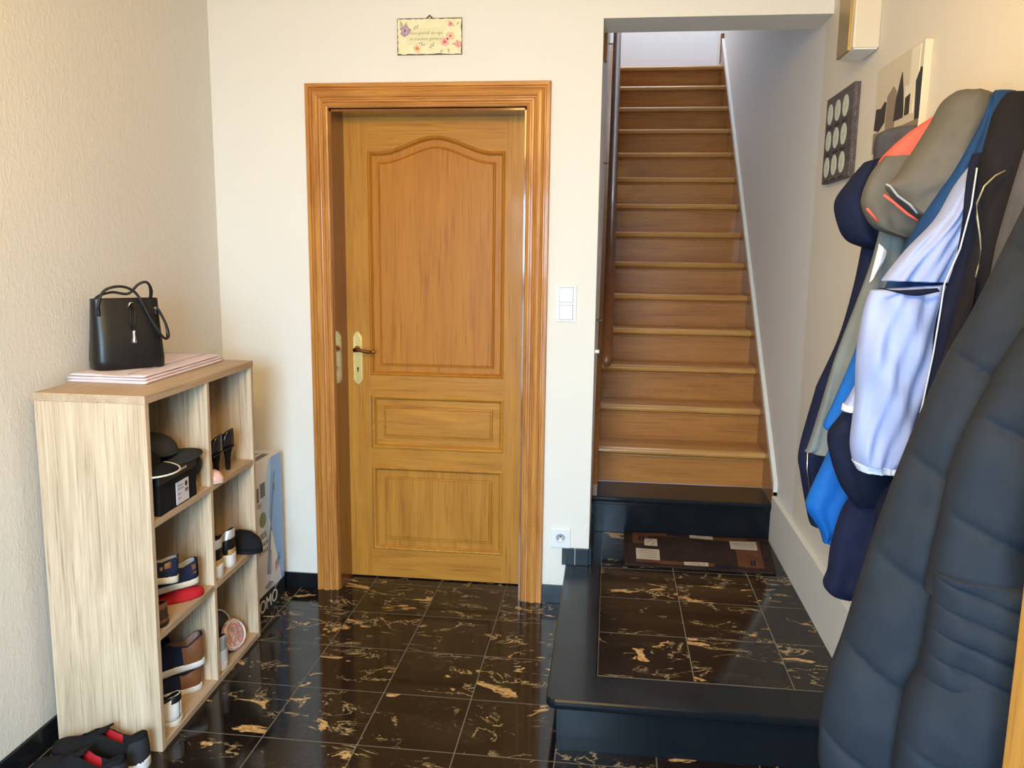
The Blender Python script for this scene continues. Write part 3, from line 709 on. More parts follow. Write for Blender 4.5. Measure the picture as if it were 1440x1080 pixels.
# row 3 right
s_ = shoe('sneaker', 'light grey lace-up sneaker, heel outwards, in bottom right cubby', dict(sole='cream_r', upper='lgrey_f', lining='grey_f', tongue='grey_f'), .25, .050, .026, hts=[(0, .105), (.08, .10), (.2, .08), (.32, .088), (.42, .10), (.5, .09), (.62, .064), (.75, .05), (.9, .036), (1, .015)], laces='black_m', heelpatch=('card', .1, 0, .45))
place(s_, -.008, .470, .02, PI-.02)
M['floral'] = mat('floral_print', (.7, .5, .5), .7); t = NT(M['floral']); t.col(t.ramp(t.noise(t.mapping((1, 1, 1)), 55, 3, .6, .8), [(.42, (.72, .72, .74)), (.5, (.62, .16, .18)), (.56, (.75, .38, .38)), (.62, (.3, .34, .36))]))
def oval_slab(nm, label, m1, m2, a_, c_, th, mrim):
    r = thing(nm, label, 'slipper')
    b = MB(); rows = []
    for d, z in ((.0, 0), (-.004, th*.5), (0, th)): rows.append([((a_-d)*math.cos(k), (c_-d)*math.sin(k)*(1+.12*math.cos(k)), z) for k in [2*PI*i/40 for i in range(40)]])
    V = b.grid(rows, closed_u=True); b.cap(V[0]); b.cap(V[-1]); b.build('sole', M[m1], r)
    b = MB(); b.tube([((a_-.006)*math.cos(k), (c_-.006)*math.sin(k)*(1+.12*math.cos(k)), th+.001) for k in [2*PI*i/40 for i in range(41)]], .0032, 6); b.build('stitching', M[mrim], r, True)
    return r
s_ = oval_slab('slipper', 'black slipper with white stitching propped at the back of bottom right cubby', 'black_l', 'black_l', .088, .062, .014, 'white_r')
place(s_, -.115, .625, .092, PI/2, 1.10)
s_ = oval_slab('slipper', 'white-edged slipper with pink flower print behind grey sneaker, bottom right cubby', 'floral', 'floral', .080, .052, .012, 'white_r')
place(s_, -.052, .620, .068, PI/2, 1.05)

# ------------------------------------------------------------------ shoe box and caps
sb = thing('shoe_box', 'black cardboard shoe box with white sticker in top left cubby', 'box'); place(sb, -.003, .060, ZB)
b = MB(); b.box((-.30, .004, 0), (-.002, .236, .100), 0, .001); b.build('carton', M['black_m'], sb)
b = MB(); b.box((-.303, 0, .095), (0, .239, .128), 0, .0015); b.build('lid', mat('black_card', (.014, .013, .013), .55), sb)
b = MB(); b.box((-.001, .100, .006), (0.0012, .178, .076)); lab_ = b.build('sticker', M['card'], sb)
b = MB()
for k, z in enumerate((.062, .052, .036, .022)): b.box((.0012, .108, z), (.0016, .108+(.03, .034, .018, .016)[k], z+.0025))
for k in range(9): b.box((.0012, .153+.0024*k, .034), (.0016, .1543+.0024*k, .046))
b.build('print', M['ink'], lab_)
b = MB(); b.lathe([(.0, .0012), (.009, .0014), (.0, .0018)], (0, .162, .060), 10, 'X'); b.build('print', M['dbrown_l'], lab_)
b = MB(); tb = text_mesh('WEEMANSHOES', .0105, .0004); b.merge(tb, 0, Matrix.Translation((.0006, .095, .108)) @ Matrix.Rotation(PI/2, 4, 'Z') @ Matrix.Rotation(PI/2, 4, 'X')); b.build('lettering', M['card'], sb)
def cap(label, m_, mb, rim_, R=.088, H=.085, bill=.075, sq=1.0):
    c = thing('baseball_cap', label, 'cap')
    b = MB(); rows = []
    for i in range(9):
        a_ = PI/2*i/8; rows.append([(R*math.cos(a_)*1.08*math.cos(k), R*math.cos(a_)*.93*math.sin(k), H*sq*math.sin(a_)**.9+(.0 if i else 0)) for k in [2*PI*j/28 for j in range(28)]])
    b.grid(rows, closed_u=True); o = b.build('crown', M[m_], c, True); md = o.modifiers.new('s', 'SOLIDIFY'); md.thickness = .003
    b = MB(); b.lathe([(.006, H*sq-.002), (.007, H*sq+.002), (.001, H*sq+.005)], (0, 0, 0), 12); b.build('button', M[m_], c, True)
    b = MB(); rows = []
    for i in range(8):
        u = i/7; row = []
        for j in range(15):
            a_ = -1.15+2.3*j/14; ri = R*1.0; ro = R+bill*max(0, math.cos(a_*1.25))**.45
            r_ = ri+(ro-ri)*u; row.append((r_*1.04*math.cos(a_), r_*.93*math.sin(a_), .004-.016*(math.sin(a_)**2)*1.3-.006*u))
        rows.append(row)
    V = b.grid(rows); rim = [v.co.copy() for v in V[-1]]; o = b.build('bill', M[mb], c, True); md = o.modifiers.new('s', 'SOLIDIFY'); md.thickness = .004
    b = MB(); b.tube(rim, .0028, 6); b.build('piping', M[rim_], c, True)
    b = MB(); b.tube([(R*1.085*math.cos(k), R*.935*math.sin(k), .006) for k in [2*PI*i/28 for i in range(29)]], .0035, 6); b.build('sweatband', M[rim_ if rim_ != 'cream_r' else m_], c, True)
    return c
c = cap('dark grey cap with its bill on top of black shoe box', 'grey_f', 'grey_f', 'grey_f', .080, .075, .07, .9); place(c, -.125, .235, ZB+.146, .55, .0, .03)
c = cap('black cap with white piping on its bill, nearest corner of top left cubby', 'black_m', 'black_m', 'cream_r', .072, .05, .07, .7); place(c, -.105, .105, ZB+.164, -.25, .0, .20)
c = cap('grey cap with pale inner rim wedged between shoe box and divider', 'grey_f', 'grey_f', 'cream_r', .043, .045, .045, 1.0); place(c, -.056, .343, ZB+.088, 0, .0, 1.38)

# ------------------------------------------------------------------ folded cloth and handbag on the rack
cl = thing('folded_cloth', 'folded pale lavender cloth under the handbag on the shoe rack', 'cloth'); place(cl, 0, 0, SHH)
def pillow_slab(nm, m_, x0, x1, y0, y1, z0, z1, amp=.003, seed=0, par=cl):
    b = MB(); rows = []; nx, ny = 16, 30
    def H(x, y): return amp*noise.noise(Vector((x*12+seed, y*9, seed)))
    prof_ = [(.004, 0), (.0, .25), (-.001, .5), (0, .75), (.006, 1)]
    ring = [(x0+(x1-x0)*i/nx, y0) for i in range(nx)]+[(x1, y0+(y1-y0)*i/ny) for i in range(ny)]+[(x1-(x1-x0)*i/nx, y1) for i in range(nx)]+[(x0, y1-(y1-y0)*i/ny) for i in range(ny)]
    cx, cy = (x0+x1)/2, (y0+y1)/2
    for d, u in prof_:
        r = []
        for x, y in ring:
            k = 1-d/.1; wob = 1+.008*math.sin(14*(x+y)+seed)
            r.append((cx+(x-cx)*k*wob, cy+(y-cy)*(1-d/.25)*wob, z0+(z1-z0)*u+(H(x, y) if u > .6 else 0)))
        rows.append(r)
    b.grid(rows, closed_u=True)
    b.grid([[(cx+(x0+(x1-x0)*i/nx-cx)*.94, cy+(y0+(y1-y0)*j/ny-cy)*.976, z1+H(x0+(x1-x0)*i/nx, y0+(y1-y0)*j/ny)) for i in range(nx+1)] for j in range(ny+1)])
    return b.build(nm, M[m_], par, True)
pillow_slab('fold', 'cloth', -.345, -.095, .18, .73, .0, .010, .001, 1); pillow_slab('fold', 'cloth', -.342, -.098, .183, .725, .010, .018, .0015, 4)
pillow_slab('fold', 'cloth', -.34, -.102, .188, .72, .019, .026, .003, 9)
b = MB(); b.tube([(-.16, .20, .028), (-.155, .4, .029), (-.15, .71, .028)], .0012, 6); b.tube([(-.33, .70, .028), (-.12, .705, .029)], .0012, 6); b.build('seam', M['seam'], cl)
bag = thing('handbag', 'black leather handbag with silver charm standing on folded cloth', 'bag')
place(bag, -.243, .345, SHH+.027, .78)
b = MB(); rows = []
def bagsec(z, w_, d_, n=40):
    out = []
    for k in range(n):
        a_ = 2*PI*k/n; c_, s_ = math.cos(a_), math.sin(a_)
        x = w_*math.copysign(abs(c_)**.35, c_); y = d_*math.copysign(abs(s_)**.55, s_); out.append((x, y, z))
    return out
for z, w_, d_ in ((0, .100, .050), (.003, .108, .056), (.03, .109, .057), (.08, .106, .052), (.13, .103, .043), (.18, .101, .034), (.215, .100, .028), (.222, .100, .027)): rows.append(bagsec(z, w_, d_))
V = b.grid(rows, closed_u=True); b.cap(V[0]); b.grid([bagsec(.222, .1, .027), bagsec(.221, .094, .022), bagsec(.19, .09, .02)], closed_u=True)
b.build('body', M['black_l'], bag, True)
b = MB(); b.box((-.09, -.004, .205), (.09, .004, .212)); b.build('zip', M['steel'], bag)
for sgn, tip in ((-1, 1), (1, 1)):
    y0 = sgn*.029
    b = MB()
    if sgn < 0: P = [(-.085, y0-.002, .17), (-.084, y0-.004, .21), (-.065, y0-.006, .25), (-.02, y0-.01, .262), (.02, y0-.014, .245), (.045, y0-.02, .20), (.075, y0-.03, .13), (.10, y0-.03, .095), (.115, y0-.02, .10), (.112, y0-.01, .14), (.09, y0-.004, .19), (.085, y0-.002, .17)]
    else: P = [(-.08, y0, .17), (-.078, y0+.003, .22), (-.03, y0+.005, .24), (.02, y0, .235), (.05, y0-.01, .265), (.075, y0-.015, .272), (.088, y0-.012, .245), (.085, y0, .2), (.082, y0, .17)]
    pts = [cr(P, i/60) for i in range(61)]
    b.tube(pts, .0062, 8, flat=.7); b.build('handle', M['black_l'], bag, True)
    for x in (-.085, .085):
        b = MB(); b.lathe([(.005, -.003), (.004, .003), (.001, .005)], (x, y0-.002 if sgn < 0 else y0+.002, .19), 12, 'Y'); b.build('rivet', M['steel'], bag, True)
ch = MB(); ch.tube([(.01, -.034, .205), (.004, -.045, .185), (.002, -.05, .15), (.006, -.052, .125)], .002, 6); ch.tube([(.012, -.034, .205), (.018, -.046, .18), (.016, -.05, .15), (.012, -.052, .125)], .002, 6); ch.build('charm_cord', M['black_l'], bag, True)
ch = MB(); ch.lathe([(.002, .125), (.006, .122), (.005, .112), (.007, .095), (.009, .086), (.006, .082)], (.010, -.053, 0), 14); ch.build('charm', M['steel'], bag, True)
ch = MB(); ch.tube([(.0, -.036, .195), (.006, -.04, .21), (.016, -.04, .21)], .0025, 8); ch.build('charm_ring', M['steel'], bag, True)

# ------------------------------------------------------------------ vacuum cleaner carton behind the rack
vb = thing('vacuum_carton', 'tall white and blue vacuum cleaner carton between shoe rack and corner', 'box', (-1.391, 3.29, 0), .0)
M['cw'] = mat('carton_white', (.80, .83, .90), .35); M['cb'] = mat('carton_blue', (.20, .42, .85), .35); M['clb'] = mat('carton_light_blue', (.48, .66, .92), .35); M['cg'] = mat('carton_green', (.16, .24, .07), .4)
M['ck'] = mat('carton_black', (.012, .013, .02), .35); M['ctop'] = mat('carton_top', (.7, .68, .64), .5); M['cpk'] = mat('picture_grey', (.14, .15, .18), .5); M['cred'] = mat('carton_red', (.6, .07, .07), .5); M['clg'] = mat('carton_lightgrey', (.36, .42, .52), .4)
CLN, CDX, CH = .375, .15, .648
b = MB(); b.box((-CDX, -CLN, 0), (0, 0, CH), 0, .001); b.build('carton', M['cw'], vb)
def cp(nm, m_, pts, d=.0008, par=vb): 
    b = MB(); b.prism([(0, -y, z) for y, z in pts], (d, 0, 0)); return b.build(nm, M[m_], par)
# y measured from the far edge towards the viewer
cp('base_band', 'ck', [(.0005, 0), (CLN-.0005, 0), (CLN-.0005, .085), (.0005, .085)], .001)
cp('blue_field', 'clb', [(.0005, .085), (.10, .085), (.22, .46), (.12, .647), (.0005, .647)], .0006)
cp('blue_beam', 'cb', [(.0005, .085), (.028, .085), (.14, .40), (.10, .647), (.0005, .647)], .0009)
cp('stripe_field', 'cw', [(.03, .085), (.14, .40), (.13, .085)], .0012)
cp('top_label', 'cpk', [(.17, .50), (.215, .50), (.215, .56), (.17, .56)], .0012); cp('top_label', 'cpk', [(.23, .49), (.27, .49), (.27, .55), (.23, .55)], .0012)
b = MB(); b.lathe([(.032, 0), (.032, .0015)], (0, -.20, .405), 28, 'X'); b.build('green_badge', M['cg'], vb)
for s_, y, z, sz in (('100%', .255, .325, .040), ('LITHIUM', .255, .292, .026), ('POWER', .25, .262, .026), ('LESSS', .275, .465, .026), ('eco', .222, .397, .018)):
    b = MB(); tb = text_mesh(s_, sz, .0006); b.merge(tb, 0, Matrix.Translation((.0016, -y, z)) @ Matrix.Rotation(PI/2, 4, 'Z') @ Matrix.Rotation(PI/2, 4, 'X')); b.build('lettering', M['cpk'], vb)
b = MB(); tb = text_mesh('DOMO', .075, .0008); b.merge(tb, 0, Matrix.Translation((.0016, -.32, .015)) @ Matrix.Rotation(PI/2, 4, 'Z') @ Matrix.Rotation(PI/2, 4, 'X')); b.build('lettering', M['white'], vb)
b = MB(); b.tube([(.0015, -.075, .58), (.0015, -.10, .47), (.0015, -.135, .33), (.0015, -.155, .24)], [.0022, .003, .004, .005], 6, flat=.4); b.tube([(.0015, -.155, .26), (.0015, -.175, .16)], [.012, .014], 8, flat=.15); b.tube([(.0015, -.20, .11), (.0015, -.155, .12)], [.014, .016], 8, flat=.15); b.build('vacuum_picture', M['cpk'], vb)
b = MB(); b.tube([(.0018, -.085, .53), (.0018, -.09, .50)], .004, 6, flat=.3); b.tube([(.0018, -.13, .35), (.0018, -.133, .335)], .005, 6, flat=.3); b.build('vacuum_picture', M['ck'], vb)
for k in range(2):
    b = MB(); b.tube([(.0018, -.045, .21-.018*k), (.0018, -.10, .175-.018*k)], .004, 6, flat=.2); b.build('brush_picture', M['cpk'], vb)
b = MB(); b.tube([(.0018, -.055, .165), (.0018, -.062, .17), (.0018, -.07, .15), (.0018, -.08, .155), (.0018, -.085, .14)], .003, 6, flat=.2); b.build('red_mark', M['cred'], vb)
for k in range(6):
    b = MB(); b.tube([(.0016, -.03, .115-.008*k+.02), (.0016, -.11, .09-.008*k+.02)], .001, 4, flat=.2); b.build('small_print', M['clg'], vb)
b = MB()
for x in (-.10, -.055): b.box((x, -.2, CH), (x+.03, -.06, CH+.001))
b.build('top_print', M['cpk'], vb)
b = MB(); b.box((-CDX+.001, -CLN+.001, CH-.0002), (-.001, -.001, CH+.0004)); b.build('top_flap', M['ctop'], vb)

# ------------------------------------------------------------------ coats
M['c_navy'] = fabric('jacket_navy', (.012, .016, .045), .8, 600, .15)
M['c_navy2'] = fabric('tracksuit_navy', (.009, .012, .030), .75, 600, .15)
M['c_slate'] = fabric('cardigan_slate', (.085, .085, .10), .9, 400, .15)
M['c_grey'] = fabric('jacket_grey', (.125, .118, .105), .7, 900, .08)
M['c_grey2'] = fabric('lining_grey', (.17, .19, .19), .6, 900, .08)
M['c_coral'] = fabric('coral_panel', (.95, .13, .10), .6, 700, .04)
M['c_blue'] = fabric('jacket_blue', (.01, .11, .42), .55, 700, .08)
M['c_blued'] = fabric('jacket_deep_blue', (.015, .055, .17), .6, 700, .08)
M['c_lav'] = fabric('lavender_lining', (.33, .40, .68), .42, 1200, .05, .3)
M['c_white'] = mat('white_ribbing', (.72, .74, .85), .7)
M['c_black'] = fabric('hoodie_black', (.013, .012, .016), .85, 700, .15)
M['c_puff'] = fabric('puffer_slate', (.021, .026, .035), .6, 1400, .08, .35)
M['zipm'] = mat('dull_zip', (.34, .32, .20), .4, .5)
M['c_wood'] = wood('post_wood', (.42, .20, .04), (.62, .31, .07), 'Z', .35, .3)
def loft(name, m_, parent, rows, th=.05, n=56, rr=70, disp=None, p=2.3, jit=.004, seed=0, close=True):
    """closed garment shell through stations (left px, left py, right px, right py, depth_left, depth_right, thickness scale)"""
    b = MB(); R = []
    for i in range(rr+1):
        v = i/rr; xl, yl, xr_, yr_, dl, dr, ts = cr(rows, v)
        Lp = at(1, dl, xl, yl); Rp = at(1, dr, xr_, yr_)
        if Rp.x > .785: Rp = Lp+(Rp-Lp)*((.785-Lp.x)/(Rp.x-Lp.x))
        d = Rp-Lp; wd = d.length; dh = Vector((d.x, d.y, 0)).normalized(); nrm = Vector((dh.y, -dh.x, 0))   # towards the viewer
        row = []
        endf = min(1, (v*(1-v)*60)**.5+.35) if close else 1
        for k in range(n):
            a_ = 2*PI*k/n; c_, s_ = math.cos(a_), math.sin(a_)
            u = .5-.5*math.copysign(abs(c_)**(2/p), c_)
            off = th*ts*math.copysign(abs(s_)**(2/p*.9), s_)*endf
            P = Lp+d*u
            amp = max(0, s_)**.5
            f_ = disp(u, v, wd*u, P.z)*amp if disp else 0
            f_ += jit*noise.noise(Vector((u*5+seed, P.z*4, seed*1.7)))*2*amp
            f_ += jit*.8*(1-abs(noise.noise(Vector((u*4+v*3+seed, P.z*9+u*4, seed*2.7))))*2)*amp
            row.append(P+nrm*(off+f_))
        R.append(row)
    V = b.grid(R, closed_u=True); b.cap(V[0]); b.cap(V[-1])
    return b.build(name, M[m_] if isinstance(m_, str) else m_, parent, True)
def folds(freq=9, amp=.01, sl=.0, ph=0): return lambda u, v, s_, z: amp*math.sin(freq*2*PI*(u+sl*z)+ph)*(.3+.7*v)
def puffs(spacing, amp, slope, ph=0): return lambda u, v, s_, z: amp*(abs(math.sin(PI*((z+slope*s_)/spacing+ph+.03*math.sin(17*s_))))**.24-1)+.0035*noise.noise(Vector((s_*26, z*22, ph*9)))

# rack board and hooks behind the coats
cr_ = thing('coat_rack', 'wooden hook board on right wall behind the hanging coats', 'rack', (XR, 1.75, 1.70))
b = MB(); b.box((-.018, -.62, -.035), (0, .62, .035), 0, .004); b.build('board', M['string'], cr_)
for y in (-.5, -.25, -.05, .12, .28, .42, .56):
    b = MB(); b.tube([(-.018, y, .0), (-.05, y, -.01), (-.07, y, .005), (-.072, y, .03)], .005, 8); b.build('hook', M['steel'], cr_, True)

def crease(name, m_, parent, pts, Y, r=.002):
    b = MB(); b.tube([at(1, Y, x, y) for x, y in pts], r, 6); return b.build(name, M[m_] if isinstance(m_, str) else m_, parent, True)
# A0 slate cardigan
g = tag(thing('cardigan', None, None), 'slate grey knitted garment poking out below the town canvas', 'clothing')
loft('body', 'c_slate', g, [(1262, 178, 1300, 176, 2.34, 2.34, .5), (1234, 190, 1310, 186, 2.34, 2.34, .9), (1229, 225, 1320, 225, 2.34, 2.34, 1), (1232, 280, 1330, 280, 2.34, 2.34, 1), (1215, 420, 1330, 420, 2.34, 2.34, 1), (1205, 560, 1320, 560, 2.34, 2.34, .9)], .035, disp=folds(3, .006), seed=1)
# A navy jacket (furthest)
g = tag(thing('navy_jacket', None, None), 'dark navy jacket at far end of the rack, hood drooping by the canvas', 'jacket')
loft('hood', 'c_navy', g, [(1216, 228, 1262, 215, 2.20, 2.20, .5), (1196, 252, 1270, 240, 2.20, 2.20, .9), (1175, 284, 1285, 262, 2.20, 2.20, 1.1), (1180, 318, 1290, 310, 2.20, 2.20, 1.1), (1192, 338, 1280, 345, 2.20, 2.20, 1), (1212, 347, 1262, 362, 2.20, 2.20, .5)], .06, disp=folds(2, .012, .6), seed=2)
loft('body', 'c_navy', g, [(1215, 330, 1300, 330, 2.24, 2.24, .6), (1202, 400, 1300, 400, 2.24, 2.24, 1), (1180, 475, 1300, 480, 2.24, 2.24, 1), (1150, 540, 1280, 560, 2.24, 2.24, 1), (1146, 552, 1290, 600, 2.24, 2.24, 1), (1124, 632, 1280, 650, 2.24, 2.24, 1), (1126, 668, 1280, 690, 2.24, 2.24, 1), (1136, 725, 1270, 730, 2.24, 2.24, .9), (1140, 738, 1240, 745, 2.24, 2.24, .7)], .05, disp=folds(4, .010), seed=3)
crease('zip', 'steel', g, [(1136, 632), (1135, 660), (1138, 690)], 2.175, .0018)
# B grey jacket with coral
g = tag(thing('sports_jacket', None, None), 'grey sports jacket with bright coral shoulder panel and piping', 'jacket')
loft('body', 'c_grey2', g, [(1238, 320, 1290, 320, 2.10, 2.10, .6), (1225, 370, 1290, 370, 2.10, 2.10, .9), (1203, 430, 1275, 430, 2.10, 2.10, 1), (1176, 500, 1260, 500, 2.10, 2.10, 1), (1150, 585, 1240, 585, 2.10, 2.10, 1), (1136, 628, 1230, 640, 2.10, 2.10, .9), (1131, 634, 1170, 642, 2.10, 2.10, .6)], .035, disp=folds(3, .010, .4), seed=4)
loft('coral_panel', 'c_coral', g, [(1318, 160, 1360, 160, 2.04, 2.04, .6), (1290, 178, 1350, 180, 2.04, 2.04, 1), (1262, 200, 1330, 205, 2.04, 2.04, 1), (1240, 222, 1310, 225, 2.04, 2.04, 1), (1233, 235, 1280, 240, 2.04, 2.04, .6)], .035, seed=5)
loft('collar', 'c_grey', g, [(1245, 219, 1290, 219, 1.99, 1.99, .6), (1225, 245, 1300, 240, 1.99, 1.99, .9), (1213, 275, 1310, 270, 1.99, 1.99, 1), (1214, 295, 1310, 300, 1.99, 1.99, 1), (1230, 320, 1300, 322, 1.99, 1.99, .9), (1262, 332, 1290, 338, 1.99, 1.99, .6)], .045, disp=folds(1, .012, 1.5), seed=6)
loft('hood', 'c_grey', g, [(1345, 128, 1392, 132, 1.90, 1.90, .6), (1328, 142, 1418, 150, 1.90, 1.90, 1), (1310, 175, 1410, 190, 1.90, 1.90, 1.2), (1282, 218, 1390, 235, 1.90, 1.90, 1.2), (1262, 248, 1365, 268, 1.90, 1.90, 1.1), (1247, 262, 1330, 290, 1.90, 1.90, .8), (1262, 282, 1300, 312, 1.90, 1.90, .6)], .06, disp=folds(1, .01, 1), seed=7)
crease('piping', 'lgrey_f', g, [(1246, 259), (1252, 262), (1262, 275), (1280, 288), (1290, 300)], 1.835, .0025)
crease('coral_piping', 'c_coral', g, [(1243, 274), (1256, 284), (1275, 300), (1290, 310)], 1.86, .003)
crease('coral_tab', 'c_coral', g, [(1219, 293), (1226, 301), (1234, 311)], 1.925, .003)
b = MB(); loft('label_patch', 'c_white', g, [(1236, 342, 1243, 350, 2.03, 2.03, .5), (1234, 352, 1246, 355, 2.03, 2.03, 1), (1228, 375, 1240, 372, 2.03, 2.03, 1), (1222, 398, 1228, 392, 2.03, 2.03, .5)], .008, n=20, rr=16)
# C blue jacket
g = tag(thing('blue_jacket', None, None), 'bright blue jacket between the grey sports jacket and lavender lining', 'jacket')
loft('body', 'c_blued', g, [(1415, 126, 1432, 126, 1.84, 1.80, .6), (1396, 150, 1440, 150, 1.84, 1.80, 1), (1370, 190, 1440, 200, 1.84, 1.80, 1), (1330, 255, 1420, 260, 1.84, 1.80, 1), (1290, 315, 1400, 320, 1.84, 1.80, 1), (1255, 380, 1350, 390, 1.84, 1.80, 1), (1225, 450, 1320, 450, 1.84, 1.80, .9)], .035, disp=folds(2, .006), seed=8)
loft('sleeve', 'c_blue', g, [(1222, 440, 1300, 440, 1.93, 1.93, .7), (1196, 510, 1290, 510, 1.93, 1.93, 1), (1170, 570, 1280, 570, 1.93, 1.93, 1), (1158, 598, 1275, 600, 1.93, 1.93, 1), (1166, 606, 1240, 620, 1.93, 1.93, .7)], .03, seed=9)
loft('hem', 'c_blue', g, [(1180, 600, 1240, 600, 2.00, 2.00, .8), (1158, 650, 1240, 650, 2.00, 2.00, 1), (1137, 695, 1230, 700, 2.00, 2.00, 1), (1134, 715, 1215, 725, 2.00, 2.00, 1), (1152, 745, 1200, 750, 2.00, 2.00, .9), (1157, 762, 1168, 765, 2.00, 2.00, .4)], .03, disp=folds(2, .006), seed=10)
# D navy tracksuit with lavender lining turned out
g = tag(thing('lined_jacket', None, None), 'navy jacket turned inside out showing shiny lavender lining', 'jacket')
loft('lining', 'c_lav', g, [(1366, 232, 1378, 230, 1.74, 1.74, .4), (1345, 262, 1372, 260, 1.74, 1.74, .8), (1318, 308, 1366, 310, 1.74, 1.74, 1), (1275, 352, 1352, 360, 1.74, 1.74, 1), (1240, 395, 1338, 398, 1.74, 1.74, 1)], .045, disp=lambda u, v, s_, z: .006*math.sin(14*u+26*z)+.005*math.sin(30*u-20*z), seed=11)
loft('lining', 'c_lav', g, [(1225, 408, 1328, 400, 1.72, 1.72, .7), (1215, 440, 1326, 430, 1.72, 1.72, 1), (1206, 500, 1312, 500, 1.72, 1.72, 1.1), (1204, 560, 1298, 570, 1.72, 1.72, 1.1), (1197, 620, 1280, 640, 1.72, 1.72, 1), (1200, 648, 1270, 656, 1.72, 1.72, .9)], .05, disp=lambda u, v, s_, z: .007*math.sin(9*u+34*z)+.005*math.sin(24*u-30*z), seed=12)
loft('hem_rib', 'c_white', g, [(1199, 648, 1272, 656, 1.72, 1.72, 1), (1206, 660, 1268, 663, 1.72, 1.72, .9)], .044, rr=8, n=120, disp=lambda u, v, s_, z: .002*math.sin(u*160), close=False)
loft('cuff_lining', 'c_lav', g, [(1206, 538, 1225, 540, 1.78, 1.78, .8), (1193, 562, 1225, 560, 1.78, 1.78, 1), (1186, 572, 1225, 574, 1.78, 1.78, 1)], .03, seed=13)
loft('cuff_rib', 'c_white', g, [(1186, 569, 1222, 569, 1.78, 1.78, 1), (1184, 577, 1222, 577, 1.78, 1.78, 1)], .03, rr=4, n=80, disp=lambda u, v, s_, z: .002*math.sin(u*80), close=False)
loft('pocket', 'c_navy2', g, [(1232, 407, 1244, 406, 1.665, 1.665, .5), (1240, 405, 1262, 412, 1.665, 1.665, .9), (1262, 408, 1290, 416, 1.665, 1.665, .8), (1318, 405, 1322, 410, 1.665, 1.665, .4)], .006, n=20, rr=20, jit=0)
loft('outer_shell', 'c_navy2', g, [(1380, 215, 1420, 215, 1.72, 1.66, .6), (1372, 260, 1425, 260, 1.72, 1.66, 1), (1352, 360, 1420, 360, 1.72, 1.66, 1), (1322, 440, 1400, 440, 1.72, 1.66, 1), (1300, 560, 1370, 560, 1.72, 1.66, 1), (1275, 655, 1330, 655, 1.72, 1.66, 1), (1240, 700, 1320, 720, 1.78, 1.70, 1), (1225, 790, 1310, 800, 1.80, 1.74, 1), (1222, 830, 1290, 840, 1.80, 1.75, .8)], .05, disp=folds(2, .01), seed=14)
crease('piping', 'c_white', g, [(1374, 236), (1366, 290), (1350, 350), (1328, 400), (1322, 440), (1312, 500), (1297, 570), (1278, 640), (1271, 656)], 1.665, .0016)
loft('lower_flap', 'c_navy2', g, [(1192, 572, 1260, 575, 1.83, 1.83, .8), (1178, 590, 1260, 600, 1.83, 1.83, 1), (1164, 612, 1260, 620, 1.83, 1.83, 1), (1170, 650, 1260, 655, 1.83, 1.83, 1), (1185, 688, 1255, 690, 1.83, 1.83, 1), (1205, 712, 1245, 712, 1.83, 1.83, .6)], .035, disp=folds(2, .006), seed=15)
loft('sleeve', 'c_navy', g, [(1200, 690, 1290, 690, 1.88, 1.84, .8), (1182, 720, 1290, 720, 1.88, 1.84, 1), (1168, 765, 1280, 770, 1.88, 1.84, 1), (1163, 800, 1270, 805, 1.88, 1.84, 1), (1157, 818, 1260, 830, 1.88, 1.84, 1), (1166, 830, 1250, 845, 1.88, 1.84, .8), (1190, 838, 1240, 852, 1.88, 1.84, .5)], .045, disp=folds(2, .008), seed=16)
# E black zip hoodie
g = tag(thing('zip_hoodie', None, None), 'black zip-up top with gold zipper behind the quilted coat', 'jacket')
loft('body', 'c_black', g, [(1428, 128, 1500, 128, 1.62, 1.50, .6), (1405, 165, 1520, 165, 1.62, 1.50, 1), (1382, 230, 1520, 230, 1.60, 1.50, 1), (1385, 300, 1500, 300, 1.58, 1.50, 1.1), (1358, 400, 1470, 400, 1.58, 1.50, 1.1), (1338, 480, 1440, 480, 1.58, 1.50, 1.1), (1310, 560, 1420, 560, 1.58, 1.50, 1), (1290, 700, 1400, 700, 1.58, 1.50, .8)], .05, disp=folds(1.5, .012), seed=17)
crease('zip', 'zipm', g, [(1414, 240), (1400, 247), (1384, 262), (1374, 285), (1374, 305), (1378, 330), (1380, 350), (1376, 375), (1372, 390)], 1.505, .0016)
crease('zip_tape', 'c_black', g, [(1372, 390), (1366, 430), (1355, 455), (1346, 480)], 1.505, .0035)
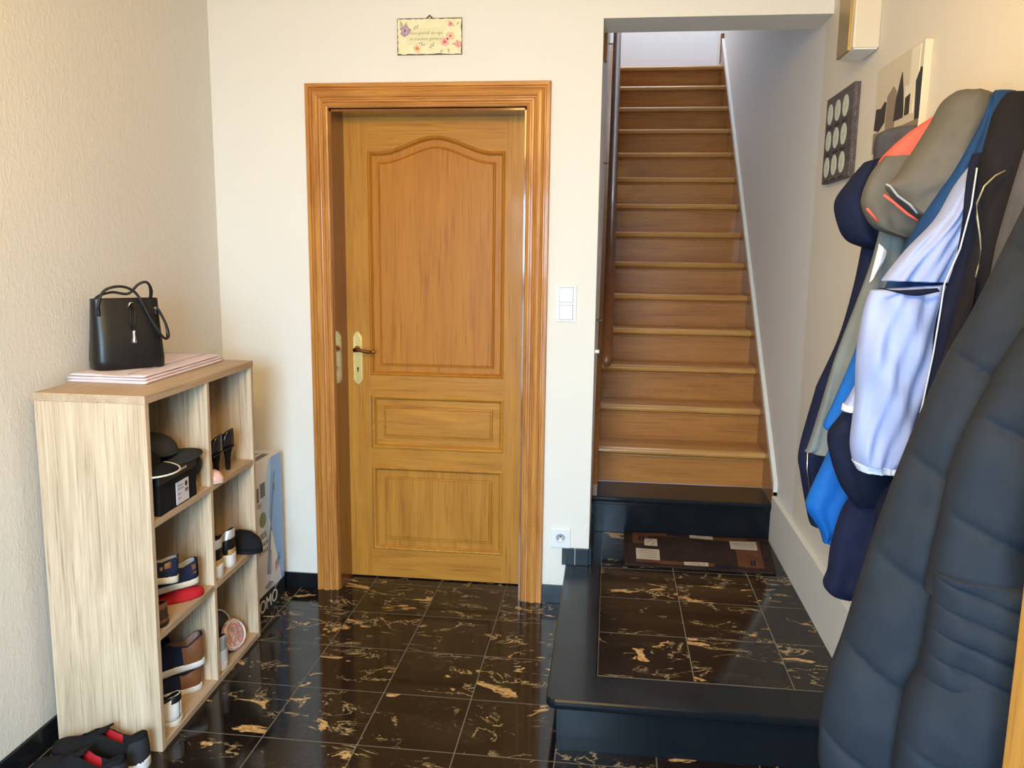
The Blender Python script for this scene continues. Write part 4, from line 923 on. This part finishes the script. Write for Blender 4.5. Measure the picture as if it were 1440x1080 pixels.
# F quilted coat
g = tag(thing('quilted_coat', None, None), 'long slate grey quilted puffer coat hanging nearest the viewer', 'coat')
loft('shoulder', 'c_slate', g, [(1450, 180, 1560, 180, 1.42, 1.36, .7), (1425, 260, 1560, 260, 1.42, 1.36, 1), (1402, 340, 1540, 340, 1.42, 1.36, 1), (1385, 420, 1520, 420, 1.42, 1.36, 1), (1350, 520, 1480, 520, 1.42, 1.36, .9)], .05, disp=folds(1, .01), seed=18)
loft('back_panel', 'c_puff', g, [(1480, 215, 1640, 215, 1.30, 1.22, .5), (1430, 310, 1640, 310, 1.30, 1.22, .8), (1370, 430, 1600, 430, 1.30, 1.22, 1), (1325, 510, 1580, 510, 1.30, 1.22, 1), (1275, 625, 1540, 640, 1.30, 1.22, 1.1), (1228, 750, 1500, 780, 1.30, 1.22, 1.1), (1186, 885, 1480, 900, 1.30, 1.22, 1.1), (1160, 960, 1470, 980, 1.30, 1.22, 1.1), (1151, 1040, 1460, 1060, 1.30, 1.22, 1.1), (1156, 1085, 1450, 1120, 1.30, 1.22, 1), (1185, 1150, 1430, 1170, 1.30, 1.22, .7)], .075, n=90, rr=220, disp=puffs(.155, .026, .42, .12), seed=19)
loft('front_panel', 'c_puff', g, [(1560, 260, 1700, 260, 1.16, 1.12, .5), (1480, 400, 1700, 400, 1.16, 1.12, .8), (1400, 530, 1680, 530, 1.16, 1.12, 1), (1345, 640, 1640, 650, 1.16, 1.12, 1), (1315, 760, 1620, 770, 1.16, 1.12, 1), (1300, 830, 1600, 840, 1.16, 1.12, 1)], .07, n=90, rr=130, disp=puffs(.135, .026, .35, .35), seed=20)
loft('gathered_panel', 'c_puff', g, [(1312, 800, 1600, 820, 1.14, 1.10, .9), (1308, 850, 1600, 860, 1.14, 1.10, 1), (1300, 900, 1590, 910, 1.14, 1.10, 1), (1290, 950, 1590, 965, 1.14, 1.10, .95)], .070, n=90, rr=120, disp=puffs(.036, .012, .22, .0), seed=21)
loft('skirt_panel', 'c_puff', g, [(1296, 935, 1580, 945, 1.14, 1.10, .8), (1272, 985, 1570, 1000, 1.14, 1.10, 1), (1258, 1060, 1560, 1090, 1.14, 1.10, 1), (1250, 1150, 1550, 1180, 1.14, 1.10, 1), (1248, 1260, 1540, 1280, 1.14, 1.10, .7)], .075, n=90, rr=90, disp=puffs(.30, .016, .3, .2), seed=22)

# ------------------------------------------------------------------ wooden post at the near right
pw = at(1, .96, 1423, 950)
d2 = struct(thing('door_2', 'orange-brown wooden door frame post at the near right edge', 'door', (pw.x, .86, 0)))
b = MB(); b.box((0, 0, 0), (.07, .10, 2.1), 0, .004); b.box((.010, -.012, 0), (.055, .002, 2.1), 0, .004); b.build('jamb', M['c_wood'], d2)
b = MB(); b.box((.0, .0, 2.1), (XR-pw.x, .1, 2.17)); b.build('head', M['c_wood'], d2)
struct(box('wall_right_return', (pw.x+.07, .87, 0), (XR, .95, 2.1), M['wall_r']))
